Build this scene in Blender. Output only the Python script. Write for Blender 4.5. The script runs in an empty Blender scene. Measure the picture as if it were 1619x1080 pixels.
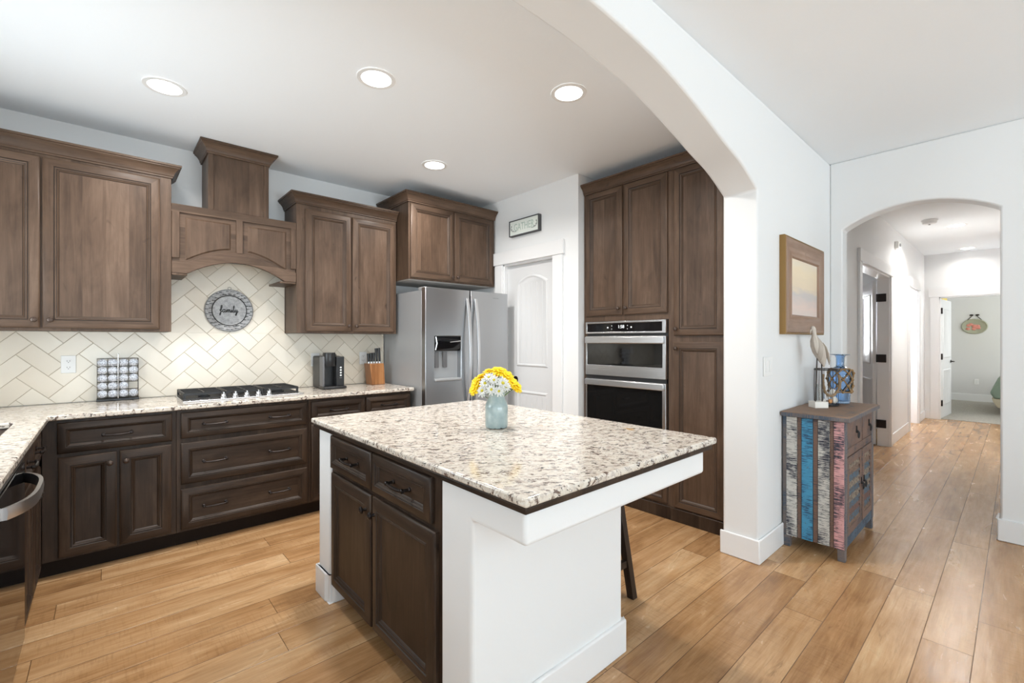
import bpy, bmesh, math, random
from mathutils import Vector, Matrix, Quaternion

random.seed(7)
SC = bpy.context.scene
COL = SC.collection
PI = math.pi

# ------------------------------------------------------------------ camera, world, big lights, exposure
YAW = math.radians(48.15)
EYE = 1.33
cam_data = bpy.data.cameras.new('camera')
cam_data.sensor_width = 36.0
cam_data.lens = 717.0 / 1619.0 * 36.0
cam_data.shift_y = -2.3 / 1619.0
cam_data.clip_start = 0.02
cam_data.clip_end = 100
cam = bpy.data.objects.new('camera', cam_data)
COL.objects.link(cam)
cam.location = (0, 0, EYE)
cam.rotation_euler = (PI / 2, 0, YAW - PI / 2)
SC.camera = cam

world = bpy.data.worlds.new('daylight')
SC.world = world
world.use_nodes = True
bg = world.node_tree.nodes['Background']
bg.inputs[0].default_value = (0.92, 0.96, 1.0, 1)
bg.inputs[1].default_value = 1.0

SC.view_settings.view_transform = 'Standard'
SC.view_settings.look = 'None'
SC.view_settings.gamma = 1.0
SC.view_settings.use_curve_mapping = False
SC.view_settings.exposure = 0.17
SC.cycles.use_denoising = True
SC.cycles.max_bounces = 12
SC.cycles.diffuse_bounces = 8
SC.cycles.glossy_bounces = 5
SC.cycles.transmission_bounces = 8
SC.cycles.transparent_max_bounces = 12
SC.cycles.sample_clamp_indirect = 8.0


def area(name, loc, direction, sx, sy, power, color=(1, 1, 1), parent=None, spread=PI):
    d = bpy.data.lights.new(name, 'AREA')
    d.shape = 'RECTANGLE'
    d.size = sx
    d.size_y = sy
    d.energy = power
    d.color = color
    d.spread = spread
    o = bpy.data.objects.new(name, d)
    COL.objects.link(o)
    o.location = loc
    o.rotation_euler = Vector(direction).to_track_quat('-Z', 'Y').to_euler()
    if parent:
        o.parent = parent
    return o


# area lights outside the window openings, most of them out of view
area('daylight_sink_window', (-1.10, 2.75, 1.50), (1, 0, 0.80), 1.25, 1.1, 30, (0.82, 0.93, 1.0))  # tilted upward to put more light on the kitchen ceiling
area('daylight_sink_sky', (-1.10, 2.75, 1.75), (1, 0, -0.9), 1.25, 1.0, 11, (0.90, 0.96, 1.0))
area('upfill_family_south', (0.6, -5.25, 1.10), (0, 1, 1.9), 5.4, 2.0, 355, (0.79, 0.92, 1.0))  # unseen light tilted up, added to brighten the family room ceiling
area('upfill_family_west', (-4.25, -1.6, 1.10), (1, 0, 2.6), 3.6, 2.0, 75, (0.79, 0.92, 1.0))  # side counterpart, also unseen and aimed up to lift the ceiling
area('daylight_bedroom', (12.4, -2.7, 1.6), (0, 1, 0.1), 2.4, 1.6, 110, (1.0, 0.99, 0.97))
area('daylight_side_room', (8.90, 1.85, 1.6), (-1, 0, 0), 0.9, 0.9, 110, (0.95, 0.97, 1.0))

# ------------------------------------------------------------------ node helpers


def new_mat(name):
    m = bpy.data.materials.new(name)
    m.use_nodes = True
    nt = m.node_tree
    b = nt.nodes['Principled BSDF']
    return m, nt, b


def setin(nt, sock, val):
    if isinstance(val, bpy.types.NodeSocket):
        nt.links.new(val, sock)
    elif val is not None:
        if hasattr(sock.default_value, '__len__') and not hasattr(val, '__len__'):
            val = (val,) * len(sock.default_value)
        if hasattr(sock.default_value, '__len__') and len(sock.default_value) == 4 and len(val) == 3:
            val = tuple(val) + (1,)
        sock.default_value = val


def node(nt, typ, attrs=None, **ins):
    n = nt.nodes.new('ShaderNode' + typ)
    for k, v in (attrs or {}).items():
        setattr(n, k, v)
    for k, v in ins.items():
        setin(nt, n.inputs[k.replace('_', ' ')], v)
    return n


def math_(nt, op, a, b=None, c=None):
    n = nt.nodes.new('ShaderNodeMath')
    n.operation = op
    for i, v in enumerate((a, b, c)):
        if v is not None:
            setin(nt, n.inputs[i], v)
    return n.outputs[0]


def mixc(nt, fac, a, b, blend='MIX'):
    n = nt.nodes.new('ShaderNodeMix')
    n.data_type = 'RGBA'
    n.blend_type = blend
    setin(nt, n.inputs[0], fac)
    setin(nt, n.inputs[6], a)
    setin(nt, n.inputs[7], b)
    return n.outputs[2]


def ramp(nt, fac, stops, interp='LINEAR'):
    n = nt.nodes.new('ShaderNodeValToRGB')
    n.color_ramp.interpolation = interp
    el = n.color_ramp.elements
    while len(el) < len(stops):
        el.new(0.5)
    for e, (p, c) in zip(el, stops):
        e.position = p
        if not hasattr(c, '__len__'):
            c = (c, c, c)
        e.color = tuple(c) + (1,) if len(c) == 3 else c
    setin(nt, n.inputs[0], fac)
    return n.outputs[0]


def vmul(nt, v, s):
    n = nt.nodes.new('ShaderNodeVectorMath')
    n.operation = 'MULTIPLY'
    setin(nt, n.inputs[0], v)
    setin(nt, n.inputs[1], s)
    return n.outputs[0]


def vadd(nt, v, s):
    n = nt.nodes.new('ShaderNodeVectorMath')
    n.operation = 'ADD'
    setin(nt, n.inputs[0], v)
    setin(nt, n.inputs[1], s)
    return n.outputs[0]


def noise(nt, vec, scale, detail=3, rough=0.55, dist=0.0):
    return node(nt, 'TexNoise', None, Vector=vec, Scale=scale, Detail=detail, Roughness=rough, Distortion=dist).outputs['Fac']


def bump(nt, b, h, strength=0.2, dist=0.01):
    n = node(nt, 'Bump', None, Strength=strength, Distance=dist, Height=h)
    nt.links.new(n.outputs[0], b.inputs['Normal'])


def plain(name, color, rough=0.5, metal=0.0, **kw):
    m, nt, b = new_mat(name)
    b.inputs['Base Color'].default_value = tuple(color) + (1,)
    b.inputs['Roughness'].default_value = rough
    b.inputs['Metallic'].default_value = metal
    for k, v in kw.items():
        setin(nt, b.inputs[k.replace('_', ' ')], v)
    return m


def painted(name, color, rough=0.55, scale=90, strength=0.06):
    """painted drywall / trim with faint surface texture"""
    m, nt, b = new_mat(name)
    b.inputs['Base Color'].default_value = tuple(color) + (1,)
    b.inputs['Roughness'].default_value = rough
    g = node(nt, 'NewGeometry').outputs['Position']
    bump(nt, b, noise(nt, g, scale, 3), strength, 0.004)
    return m


def wood_mat(name, dark, mid, light, rough=0.46, sheen=0.07, boards=0.11):
    m, nt, b = new_mat(name)
    uv = node(nt, 'UVMap').outputs[0]
    rnd = node(nt, 'ObjectInfo').outputs['Random']
    off = node(nt, 'CombineXYZ', None, X=math_(nt, 'MULTIPLY', rnd, 7.3), Y=math_(nt, 'MULTIPLY', rnd, 13.1), Z=math_(nt, 'MULTIPLY', rnd, 3.7)).outputs[0]
    p = vadd(nt, uv, off)
    sx = node(nt, 'SeparateXYZ', None, Vector=p).outputs
    bid = math_(nt, 'FLOOR', math_(nt, 'DIVIDE', sx[0], boards))
    bn = node(nt, 'TexWhiteNoise', {'noise_dimensions': '1D'}, W=bid).outputs['Value']
    pg = vadd(nt, p, node(nt, 'CombineXYZ', None, X=0, Y=math_(nt, 'MULTIPLY', bn, 9), Z=bn).outputs[0])
    grain = noise(nt, vmul(nt, pg, (34, 2.4, 1)), 1.0, 6, 0.62, 0.8)
    fine = noise(nt, vmul(nt, pg, (260, 9, 1)), 1.0, 3, 0.6)
    blotch = noise(nt, vmul(nt, pg, (6, 2.6, 1)), 1.0, 4, 0.6, 0.6)
    knot = noise(nt, vmul(nt, pg, (9, 5.5, 1)), 1.0, 2, 0.5, 1.2)
    f = math_(nt, 'ADD', math_(nt, 'MULTIPLY', grain, 0.40), math_(nt, 'MULTIPLY', blotch, 0.42))
    f = math_(nt, 'ADD', f, math_(nt, 'MULTIPLY', fine, 0.10))
    f = math_(nt, 'ADD', f, math_(nt, 'MULTIPLY', bn, 0.12))
    c = ramp(nt, f, [(0.36, dark), (0.53, mid), (0.70, light)])
    kf = ramp(nt, knot, [(0.70, 0), (0.78, 0.65)])
    c = mixc(nt, kf, c, tuple(x * 0.55 for x in dark))
    setin(nt, b.inputs['Base Color'], c)
    b.inputs['Roughness'].default_value = rough
    b.inputs['Coat Weight'].default_value = sheen
    b.inputs['Coat Roughness'].default_value = 0.3
    b.inputs['Specular IOR Level'].default_value = 0.24
    bump(nt, b, math_(nt, 'ADD', fine, math_(nt, 'MULTIPLY', grain, 0.6)), 0.10, 0.002)
    return m


# ------------------------------------------------------------------ materials
MAT = {}
MAT['wall'] = painted('white_wall_paint', (0.78, 0.785, 0.785), 0.5)
MAT['ceiling'] = painted('white_ceiling_paint', (0.89, 0.925, 0.955), 0.7, 40, 0.15)
MAT['trim'] = painted('white_trim_paint', (0.79, 0.79, 0.79), 0.32, 40, 0.02)
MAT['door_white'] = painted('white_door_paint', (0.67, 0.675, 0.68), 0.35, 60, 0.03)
MAT['bed_wall'] = painted('grey_bedroom_paint', (0.67, 0.665, 0.66), 0.6)
MAT['grey_room'] = painted('grey_side_room_paint', (0.70, 0.70, 0.70), 0.6)  # one even grey for the rooms off the hall
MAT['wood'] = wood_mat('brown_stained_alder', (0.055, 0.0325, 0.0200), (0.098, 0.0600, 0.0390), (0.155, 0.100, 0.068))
MAT['wood_base'] = wood_mat('shade_toned_alder', (0.015, 0.0088, 0.0055), (0.040, 0.0240, 0.0153), (0.078, 0.0500, 0.0335))  # same alder as the uppers, darkened in colour for shade under the counters
MAT['glaze'] = plain('dark_glaze_in_grooves', (0.026, 0.0155, 0.010), 0.5)
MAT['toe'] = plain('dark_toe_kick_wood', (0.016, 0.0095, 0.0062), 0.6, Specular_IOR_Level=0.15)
MAT['underside'] = plain('pale_cabinet_underside', (0.42, 0.40, 0.38), 0.6)
MAT['bronze'] = plain('oil_rubbed_bronze', (0.035, 0.028, 0.026), 0.32, 0.75)
MAT['bronze_wood'] = plain('brown_bronze_knob', (0.075, 0.050, 0.038), 0.3, 0.5)
MAT['black'] = plain('black_plastic', (0.012, 0.012, 0.013), 0.35)
MAT['black_gloss'] = plain('black_gloss', (0.006, 0.006, 0.007), 0.06)
MAT['iron'] = plain('black_cast_iron', (0.018, 0.018, 0.019), 0.5, 0.2)
MAT['chrome'] = plain('bright_steel', (0.75, 0.75, 0.76), 0.18, 1.0)
MAT['white_plastic'] = plain('white_plastic', (0.82, 0.82, 0.81), 0.35)
MAT['dark_slot'] = plain('dark_slot', (0.03, 0.03, 0.03), 0.6)
MAT['grey_plastic'] = plain('grey_plastic', (0.13, 0.13, 0.135), 0.4)
MAT['fridge_side'] = plain('grey_fridge_side', (0.40, 0.41, 0.42), 0.42, 0.3)
MAT['gasket'] = plain('dark_gasket', (0.06, 0.06, 0.065), 0.6)
MAT['green_leaf'] = plain('green_stem', (0.12, 0.22, 0.05), 0.5)
MAT['petal_yellow'] = plain('yellow_petal', (0.93, 0.68, 0.012), 0.55)
MAT['petal_white'] = plain('white_petal', (0.68, 0.68, 0.65), 0.55)
MAT['flower_eye'] = plain('yellow_green_flower_centre', (0.50, 0.43, 0.03), 0.6)
MAT['flower_eye_gold'] = plain('golden_flower_centre', (0.62, 0.30, 0.01), 0.6)
MAT['knife_block'] = wood_mat('amber_block_wood', (0.20, 0.075, 0.022), (0.30, 0.125, 0.042), (0.46, 0.22, 0.085), 0.35, 0.3, 0.035)
MAT['stool'] = wood_mat('dark_stool_wood', (0.018, 0.011, 0.008), (0.032, 0.020, 0.014), (0.05, 0.032, 0.022), 0.4)
MAT['pale_wood'] = wood_mat('whitewashed_wood', (0.33, 0.28, 0.235), (0.54, 0.49, 0.43), (0.72, 0.68, 0.62), 0.6, 0.0, 0.03)
MAT['driftwood'] = wood_mat('driftwood', (0.13, 0.085, 0.05), (0.25, 0.17, 0.10), (0.38, 0.28, 0.18), 0.65, 0.0, 0.02)
MAT['wire'] = plain('dark_wire', (0.06, 0.05, 0.045), 0.45, 0.6)
MAT['rope'] = plain('tan_rope', (0.30, 0.18, 0.075), 0.8)
MAT['shell'] = plain('white_shell', (0.80, 0.76, 0.70), 0.4)
MAT['shell_orange'] = plain('orange_shell', (0.62, 0.28, 0.10), 0.4)
MAT['ink'] = plain('black_ink', (0.015, 0.015, 0.015), 0.6)
MAT['grey_mark'] = plain('grey_lettering', (0.25, 0.26, 0.27), 0.5)
MAT['frame_wood'] = wood_mat('picture_frame_wood', (0.17, 0.095, 0.06), (0.27, 0.165, 0.11), (0.38, 0.25, 0.18), 0.4, 0.2, 0.06)
MAT['gilt'] = plain('gilt_edge', (0.26, 0.15, 0.045), 0.45, 0.3)
MAT['green_bed'] = plain('sage_green_bedding', (0.20, 0.26, 0.20), 0.9)
MAT['beige_bed'] = plain('beige_bedding', (0.42, 0.37, 0.27), 0.9)
MAT['curtain'] = plain('yellow_curtain', (0.78, 0.62, 0.18), 0.8)
MAT['blind'] = plain('lilac_grey_blind', (0.55, 0.54, 0.60), 0.6)


def steel(name, col, rough, axis):
    m, nt, b = new_mat(name)
    g = node(nt, 'NewGeometry').outputs['Position']
    s = {'x': (1, 900, 900), 'y': (900, 1, 900), 'z': (900, 900, 1)}[axis]
    n1 = noise(nt, vmul(nt, g, s), 1.0, 2)
    setin(nt, b.inputs['Base Color'], ramp(nt, n1, [(0.3, tuple(c * 0.985 for c in col)), (0.7, col)]))
    b.inputs['Metallic'].default_value = 1.0
    setin(nt, b.inputs['Roughness'], ramp(nt, n1, [(0.3, rough - 0.01), (0.7, rough + 0.015)]))
    return m


MAT['steel_fridge'] = steel('brushed_steel_door', (0.47, 0.475, 0.485), 0.30, 'x')
MAT['steel'] = steel('brushed_steel', (0.60, 0.60, 0.61), 0.26, 'y')
MAT['steel_handle'] = steel('satin_steel_handle', (0.68, 0.68, 0.69), 0.3, 'z')


def mat_floor():
    m, nt, b = new_mat('hickory_plank_floor')
    pos = node(nt, 'NewGeometry').outputs['Position']
    s = node(nt, 'SeparateXYZ', None, Vector=pos).outputs
    W, L = 0.163, 1.45
    yy = math_(nt, 'DIVIDE', math_(nt, 'SUBTRACT', s[1], 0.126), W)
    row = math_(nt, 'FLOOR', yy)
    fy = math_(nt, 'SUBTRACT', yy, row)
    rr = node(nt, 'TexWhiteNoise', {'noise_dimensions': '1D'}, W=row).outputs['Value']
    xx = math_(nt, 'ADD', math_(nt, 'DIVIDE', s[0], L), math_(nt, 'MULTIPLY', rr, 5.37))
    ci = math_(nt, 'FLOOR', xx)
    fx = math_(nt, 'SUBTRACT', xx, ci)
    pid = node(nt, 'CombineXYZ', None, X=ci, Y=row, Z=0).outputs[0]
    wn = node(nt, 'TexWhiteNoise', {'noise_dimensions': '3D'}, Vector=pid).outputs
    # seam distances
    dy = math_(nt, 'MULTIPLY', math_(nt, 'MINIMUM', fy, math_(nt, 'SUBTRACT', 1.0, fy)), W)
    dx = math_(nt, 'MULTIPLY', math_(nt, 'MINIMUM', fx, math_(nt, 'SUBTRACT', 1.0, fx)), L)
    d = math_(nt, 'MINIMUM', dy, dx)
    seam = ramp(nt, math_(nt, 'MULTIPLY', d, 100.0), [(0.07, 0.0), (0.20, 1.0)])
    pv = vadd(nt, pos, vmul(nt, wn['Color'], (31, 17, 9)))
    grain = noise(nt, vmul(nt, pv, (2.2, 26, 1)), 1.0, 6, 0.62, 0.9)
    fine = noise(nt, vmul(nt, pv, (6, 190, 1)), 1.0, 3, 0.6)
    blotch = noise(nt, vmul(nt, pv, (2.0, 6.5, 1)), 1.0, 4, 0.6, 0.7)
    knot = noise(nt, vmul(nt, pv, (5.5, 15, 1)), 1.0, 3, 0.6, 0.9)
    f = math_(nt, 'ADD', math_(nt, 'MULTIPLY', grain, 0.36), math_(nt, 'MULTIPLY', blotch, 0.40))
    f = math_(nt, 'ADD', f, math_(nt, 'MULTIPLY', fine, 0.10))
    f = math_(nt, 'ADD', f, math_(nt, 'MULTIPLY', wn['Value'], 0.14))
    c = ramp(nt, f, [(0.33, (0.25, 0.125, 0.050)), (0.46, (0.41, 0.225, 0.100)), (0.58, (0.53, 0.325, 0.165)), (0.70, (0.64, 0.445, 0.260))])
    kf = ramp(nt, knot, [(0.70, 0), (0.82, 0.85)])
    c = mixc(nt, kf, c, (0.12, 0.052, 0.021))
    streak = ramp(nt, noise(nt, vadd(nt, vmul(nt, pv, (1.6, 16, 1)), (7, 3, 2)), 1.0, 5, 0.7, 1.8), [(0.59, 0), (0.72, 0.7)])
    c = mixc(nt, streak, c, (0.21, 0.125, 0.062))
    # hand-scraped cross chatter in patches
    chat = noise(nt, vmul(nt, pv, (110, 11, 1)), 1.0, 3, 0.55, 0.4)
    patch = ramp(nt, noise(nt, vmul(nt, pv, (1.4, 4, 1)), 1.0, 2), [(0.42, 0.1), (0.60, 1.0)])
    marks = math_(nt, 'MULTIPLY', ramp(nt, chat, [(0.50, 0), (0.68, 1)]), math_(nt, 'MULTIPLY', patch, 0.26))
    c = mixc(nt, marks, c, (0.20, 0.100, 0.042))
    med = ramp(nt, noise(nt, vadd(nt, vmul(nt, pv, (4.5, 60, 1)), (2, 9, 4)), 1.0, 4, 0.7, 0.6), [(0.52, 0), (0.70, 0.32)])
    c = mixc(nt, med, c, (0.25, 0.130, 0.056))
    c = mixc(nt, seam, (0.13, 0.068, 0.03), c)
    setin(nt, b.inputs['Base Color'], c)
    h = math_(nt, 'ADD', math_(nt, 'MULTIPLY', chat, math_(nt, 'MULTIPLY', patch, 0.8)), math_(nt, 'MULTIPLY', grain, 0.35))
    h = math_(nt, 'ADD', h, math_(nt, 'MULTIPLY', seam, 0.9))
    bump(nt, b, h, 0.42, 0.003)
    setin(nt, b.inputs['Roughness'], ramp(nt, blotch, [(0.3, 0.19), (0.7, 0.29)]))
    return m


MAT['floor'] = mat_floor()


def mat_granite():
    m, nt, b = new_mat('cream_brown_granite')
    pos = node(nt, 'NewGeometry').outputs['Position']
    w = node(nt, 'TexNoise', None, Vector=pos, Scale=7.0, Detail=3).outputs['Color']
    p = vadd(nt, pos, vmul(nt, vadd(nt, w, (-0.5, -0.5, -0.5)), (0.06, 0.06, 0.06)))
    rot = node(nt, 'VectorRotate', {'rotation_type': 'Z_AXIS'}, Vector=p, Angle=0.55).outputs[0]
    ps = vmul(nt, rot, (1.0, 2.1, 1.6))
    base = noise(nt, p, 34, 6, 0.7)
    c = ramp(nt, base, [(0.34, (0.40, 0.33, 0.29)), (0.44, (0.62, 0.55, 0.47)), (0.56, (0.70, 0.65, 0.575)), (0.74, (0.68, 0.60, 0.49))])
    grey = ramp(nt, noise(nt, vadd(nt, ps, (3, 7, 1)), 15, 5, 0.7, 0.5), [(0.55, 0), (0.66, 0.6)])
    c = mixc(nt, grey, c, (0.40, 0.36, 0.345))
    brown = ramp(nt, noise(nt, vadd(nt, ps, (11, 2, 5)), 24, 5, 0.66, 0.9), [(0.56, 0), (0.60, 0.92)])
    c = mixc(nt, brown, c, (0.105, 0.062, 0.048))
    blk = ramp(nt, noise(nt, vadd(nt, ps, (1, 19, 8)), 35, 4, 0.65, 1.0), [(0.59, 0), (0.622, 0.95)])
    c = mixc(nt, blk, c, (0.030, 0.026, 0.026))
    gold = ramp(nt, noise(nt, vadd(nt, p, (5, 3, 2)), 6.5, 4, 0.6, 0.5), [(0.69, 0), (0.75, 0.7)])
    c = mixc(nt, gold, c, (0.50, 0.27, 0.06))
    wht = ramp(nt, noise(nt, vadd(nt, p, (8, 1, 4)), 60, 3, 0.6), [(0.60, 0), (0.68, 0.6)])
    c = mixc(nt, wht, c, (0.86, 0.84, 0.80))
    setin(nt, b.inputs['Base Color'], c)
    b.inputs['Roughness'].default_value = 0.10
    b.inputs['Specular IOR Level'].default_value = 0.6
    return m


MAT['granite'] = mat_granite()


def mat_tile():
    m, nt, b = new_mat('cream_glazed_tile')
    at = node(nt, 'Attribute', {'attribute_name': 'tint'}).outputs['Fac']
    pos = node(nt, 'NewGeometry').outputs['Position']
    f = math_(nt, 'ADD', math_(nt, 'MULTIPLY', at, 0.7), math_(nt, 'MULTIPLY', noise(nt, pos, 7, 3), 0.3))
    setin(nt, b.inputs['Base Color'], ramp(nt, f, [(0.1, (0.70, 0.625, 0.515)), (0.9, (0.79, 0.73, 0.625))]))
    b.inputs['Roughness'].default_value = 0.22
    return m


MAT['tile'] = mat_tile()
MAT['grout'] = plain('tan_grout', (0.50, 0.43, 0.32), 0.8)


def mat_carpet():
    m, nt, b = new_mat('grey_beige_carpet')
    pos = node(nt, 'NewGeometry').outputs['Position']
    n1 = noise(nt, pos, 60, 3, 0.7)
    setin(nt, b.inputs['Base Color'], ramp(nt, n1, [(0.3, (0.27, 0.25, 0.215)), (0.7, (0.46, 0.435, 0.385))]))
    b.inputs['Roughness'].default_value = 0.95
    bump(nt, b, n1, 0.6, 0.02)
    return m


MAT['carpet'] = mat_carpet()


def mat_distressed(name, paint, under=(0.10, 0.065, 0.05), amount=0.5, ink=(0.030, 0.034, 0.052), lines=210):
    """worn paint with scratches running across the board"""
    m, nt, b = new_mat(name)
    uv = node(nt, 'UVMap').outputs[0]
    rnd = node(nt, 'ObjectInfo').outputs['Random']
    p = vadd(nt, uv, node(nt, 'CombineXYZ', None, X=math_(nt, 'MULTIPLY', rnd, 5), Y=math_(nt, 'MULTIPLY', rnd, 9)).outputs[0])
    l1 = noise(nt, vmul(nt, p, (13, lines, 1)), 1.0, 4, 0.75, 0.2)
    l2 = noise(nt, vmul(nt, p, (45, 34, 1)), 1.0, 4, 0.7)
    big = noise(nt, vmul(nt, p, (9, 6, 1)), 1.0, 3, 0.6)
    s = math_(nt, 'ADD', math_(nt, 'MULTIPLY', l1, 0.62), math_(nt, 'MULTIPLY', big, 0.38))
    k = 0.575 - 0.17 * amount
    wear = ramp(nt, s, [(k, 0), (k + 0.05, 1)])
    wear2 = ramp(nt, l2, [(0.60, 0), (0.70, 0.8)])
    c = mixc(nt, wear2, paint, under)
    c = mixc(nt, wear, c, ink)
    setin(nt, b.inputs['Base Color'], c)
    b.inputs['Roughness'].default_value = 0.65
    bump(nt, b, l1, 0.3, 0.003)
    return m


MAT['p_white'] = mat_distressed('worn_white_paint', (0.58, 0.57, 0.53), amount=0.52)
MAT['p_blue'] = mat_distressed('worn_blue_paint', (0.060, 0.29, 0.48), amount=0.42, ink=(0.02, 0.06, 0.12))
MAT['p_pink'] = mat_distressed('worn_pink_paint', (0.58, 0.31, 0.31), amount=0.48)
MAT['p_brown'] = mat_distressed('worn_brown_wood', (0.165, 0.100, 0.075), amount=0.3, ink=(0.05, 0.05, 0.06))
MAT['p_edge'] = mat_distressed('worn_slate_wood', (0.15, 0.125, 0.118), (0.09, 0.13, 0.18), 0.4, (0.05, 0.08, 0.12))
MAT['p_top'] = mat_distressed('worn_top_wood', (0.24, 0.15, 0.10), (0.10, 0.07, 0.06), 0.15, (0.10, 0.10, 0.11), 30)
MAT['p_slate'] = mat_distressed('worn_slate_blue_paint', (0.065, 0.115, 0.165), amount=0.5)


def mat_multi_louvre():
    m, nt, b = new_mat('worn_multicolour_louvre')
    uv = node(nt, 'UVMap').outputs[0]
    s = node(nt, 'SeparateXYZ', None, Vector=uv).outputs
    row = math_(nt, 'FLOOR', math_(nt, 'MULTIPLY', s[1], 24.0))
    wn = node(nt, 'TexWhiteNoise', {'noise_dimensions': '1D'}, W=row).outputs['Value']
    c = ramp(nt, wn, [(0.0, (0.20, 0.12, 0.08)), (0.35, (0.055, 0.115, 0.165)), (0.6, (0.25, 0.20, 0.145)), (0.8, (0.15, 0.07, 0.055))], 'CONSTANT')
    w = ramp(nt, noise(nt, vmul(nt, uv, (40, 60, 1)), 1.0, 4, 0.7), [(0.45, 0), (0.58, 0.9)])
    c = mixc(nt, w, c, (0.085, 0.056, 0.042))
    setin(nt, b.inputs['Base Color'], c)
    b.inputs['Roughness'].default_value = 0.65
    return m


MAT['p_louvre'] = mat_multi_louvre()


def mat_vase():
    m, nt, b = new_mat('pale_teal_glaze')
    pos = node(nt, 'TexCoord').outputs['Object']
    z = node(nt, 'SeparateXYZ', None, Vector=pos).outputs[2]
    n1 = noise(nt, pos, 22, 4)
    c = ramp(nt, n1, [(0.35, (0.28, 0.36, 0.365)), (0.65, (0.375, 0.45, 0.445))])
    chip = ramp(nt, math_(nt, 'ADD', math_(nt, 'MULTIPLY', z, 55), math_(nt, 'MULTIPLY', noise(nt, pos, 45, 2), 1.6)), [(0.70, 1), (0.95, 0)])
    c = mixc(nt, chip, c, (0.02, 0.02, 0.022))
    setin(nt, b.inputs['Base Color'], c)
    b.inputs['Roughness'].default_value = 0.15
    return m


MAT['vase'] = mat_vase()


def mat_art():
    m, nt, b = new_mat('pale_seascape_canvas')
    uv = node(nt, 'UVMap').outputs[0]
    s = node(nt, 'SeparateXYZ', None, Vector=uv).outputs
    n1 = noise(nt, vmul(nt, uv, (4, 22, 1)), 1.0, 5, 0.6, 0.5)
    v = math_(nt, 'ADD', math_(nt, 'SUBTRACT', s[1], 1.45), math_(nt, 'MULTIPLY', math_(nt, 'SUBTRACT', n1, 0.5), 0.14))
    c = ramp(nt, math_(nt, 'MULTIPLY', v, 2.1), [(0.0, (0.62, 0.57, 0.53)), (0.22, (0.70, 0.56, 0.50)), (0.40, (0.56, 0.52, 0.50)), (0.52, (0.74, 0.62, 0.46)), (0.75, (0.80, 0.67, 0.48)), (1.0, (0.76, 0.70, 0.60))])
    setin(nt, b.inputs['Base Color'], c)
    b.inputs['Roughness'].default_value = 0.6
    return m


MAT['art'] = mat_art()


def mat_galv():
    m, nt, b = new_mat('mottled_galvanised_metal')
    pos = node(nt, 'NewGeometry').outputs['Position']
    n1 = noise(nt, pos, 45, 4, 0.7)
    setin(nt, b.inputs['Base Color'], ramp(nt, n1, [(0.3, (0.22, 0.22, 0.225)), (0.7, (0.44, 0.44, 0.44))]))
    b.inputs['Roughness'].default_value = 0.5
    b.inputs['Metallic'].default_value = 0.25
    return m


MAT['galv'] = mat_galv()


def mat_pod_lid():
    m, nt, b = new_mat('printed_foil_lid')
    pos = node(nt, 'NewGeometry').outputs['Position']
    rnd = node(nt, 'ObjectInfo').outputs['Random']
    n1 = noise(nt, vadd(nt, pos, node(nt, 'CombineXYZ', None, X=math_(nt, 'MULTIPLY', rnd, 9)).outputs[0]), 160, 3, 0.7)
    setin(nt, b.inputs['Base Color'], ramp(nt, n1, [(0.38, (0.12, 0.12, 0.15)), (0.52, (0.55, 0.56, 0.60)), (0.7, (0.75, 0.75, 0.76))]))
    b.inputs['Roughness'].default_value = 0.3
    b.inputs['Metallic'].default_value = 0.3
    return m


MAT['pod_lid'] = mat_pod_lid()
MAT['pod_cup'] = plain('brown_pod_cup', (0.05, 0.042, 0.038), 0.5)


def mat_glass(name, color, rough=0.0):
    m, nt, b = new_mat(name)
    b.inputs['Base Color'].default_value = tuple(color) + (1,)
    b.inputs['Transmission Weight'].default_value = 1.0
    b.inputs['Roughness'].default_value = rough
    b.inputs['IOR'].default_value = 1.45
    return m


MAT['blue_glass'] = mat_glass('blue_bottle_glass', (0.52, 0.70, 0.93), 0.03)


def mat_pane():
    m, nt, b = new_mat('window_glass')
    out = nt.nodes['Material Output']
    tr = node(nt, 'BsdfTransparent', None, Color=(0.97, 0.98, 0.98))
    gl = node(nt, 'BsdfGlossy', None, Color=(1, 1, 1), Roughness=0.02)
    mx = node(nt, 'MixShader')
    mx.inputs[0].default_value = 0.06
    nt.links.new(tr.outputs[0], mx.inputs[1])
    nt.links.new(gl.outputs[0], mx.inputs[2])
    nt.links.new(mx.outputs[0], out.inputs[0])
    return m


MAT['pane'] = mat_pane()


def mat_emit(name, color, strength):
    m, nt, b = new_mat(name)
    b.inputs['Base Color'].default_value = (0.9, 0.9, 0.9, 1)
    b.inputs['Emission Color'].default_value = tuple(color) + (1,)
    b.inputs['Emission Strength'].default_value = strength
    return m


MAT['lamp'] = mat_emit('glowing_lamp_lens', (1.0, 0.98, 0.95), 6.0)
MAT['digits'] = mat_emit('lit_clock_digits', (0.85, 0.92, 1.0), 0.35)
MAT['oven_glass'] = plain('dark_oven_glass', (0.008, 0.008, 0.008), 0.04, Specular_IOR_Level=0.6)

# ------------------------------------------------------------------ mesh builder
WP = {}          # world position of each object, by name
I4 = Matrix.Identity(4)
FB = I4.copy()                                              # faces -Y : local x = X, local y = Y
FR = Matrix(((0, 1, 0, 0), (-1, 0, 0, 0), (0, 0, 1, 0), (0, 0, 0, 1)))   # faces -X : local x = -Y, local y = X
FL = Matrix(((0, -1, 0, 0), (1, 0, 0, 0), (0, 0, 1, 0), (0, 0, 0, 1)))   # faces +X : local x = Y, local y = -X


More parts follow.
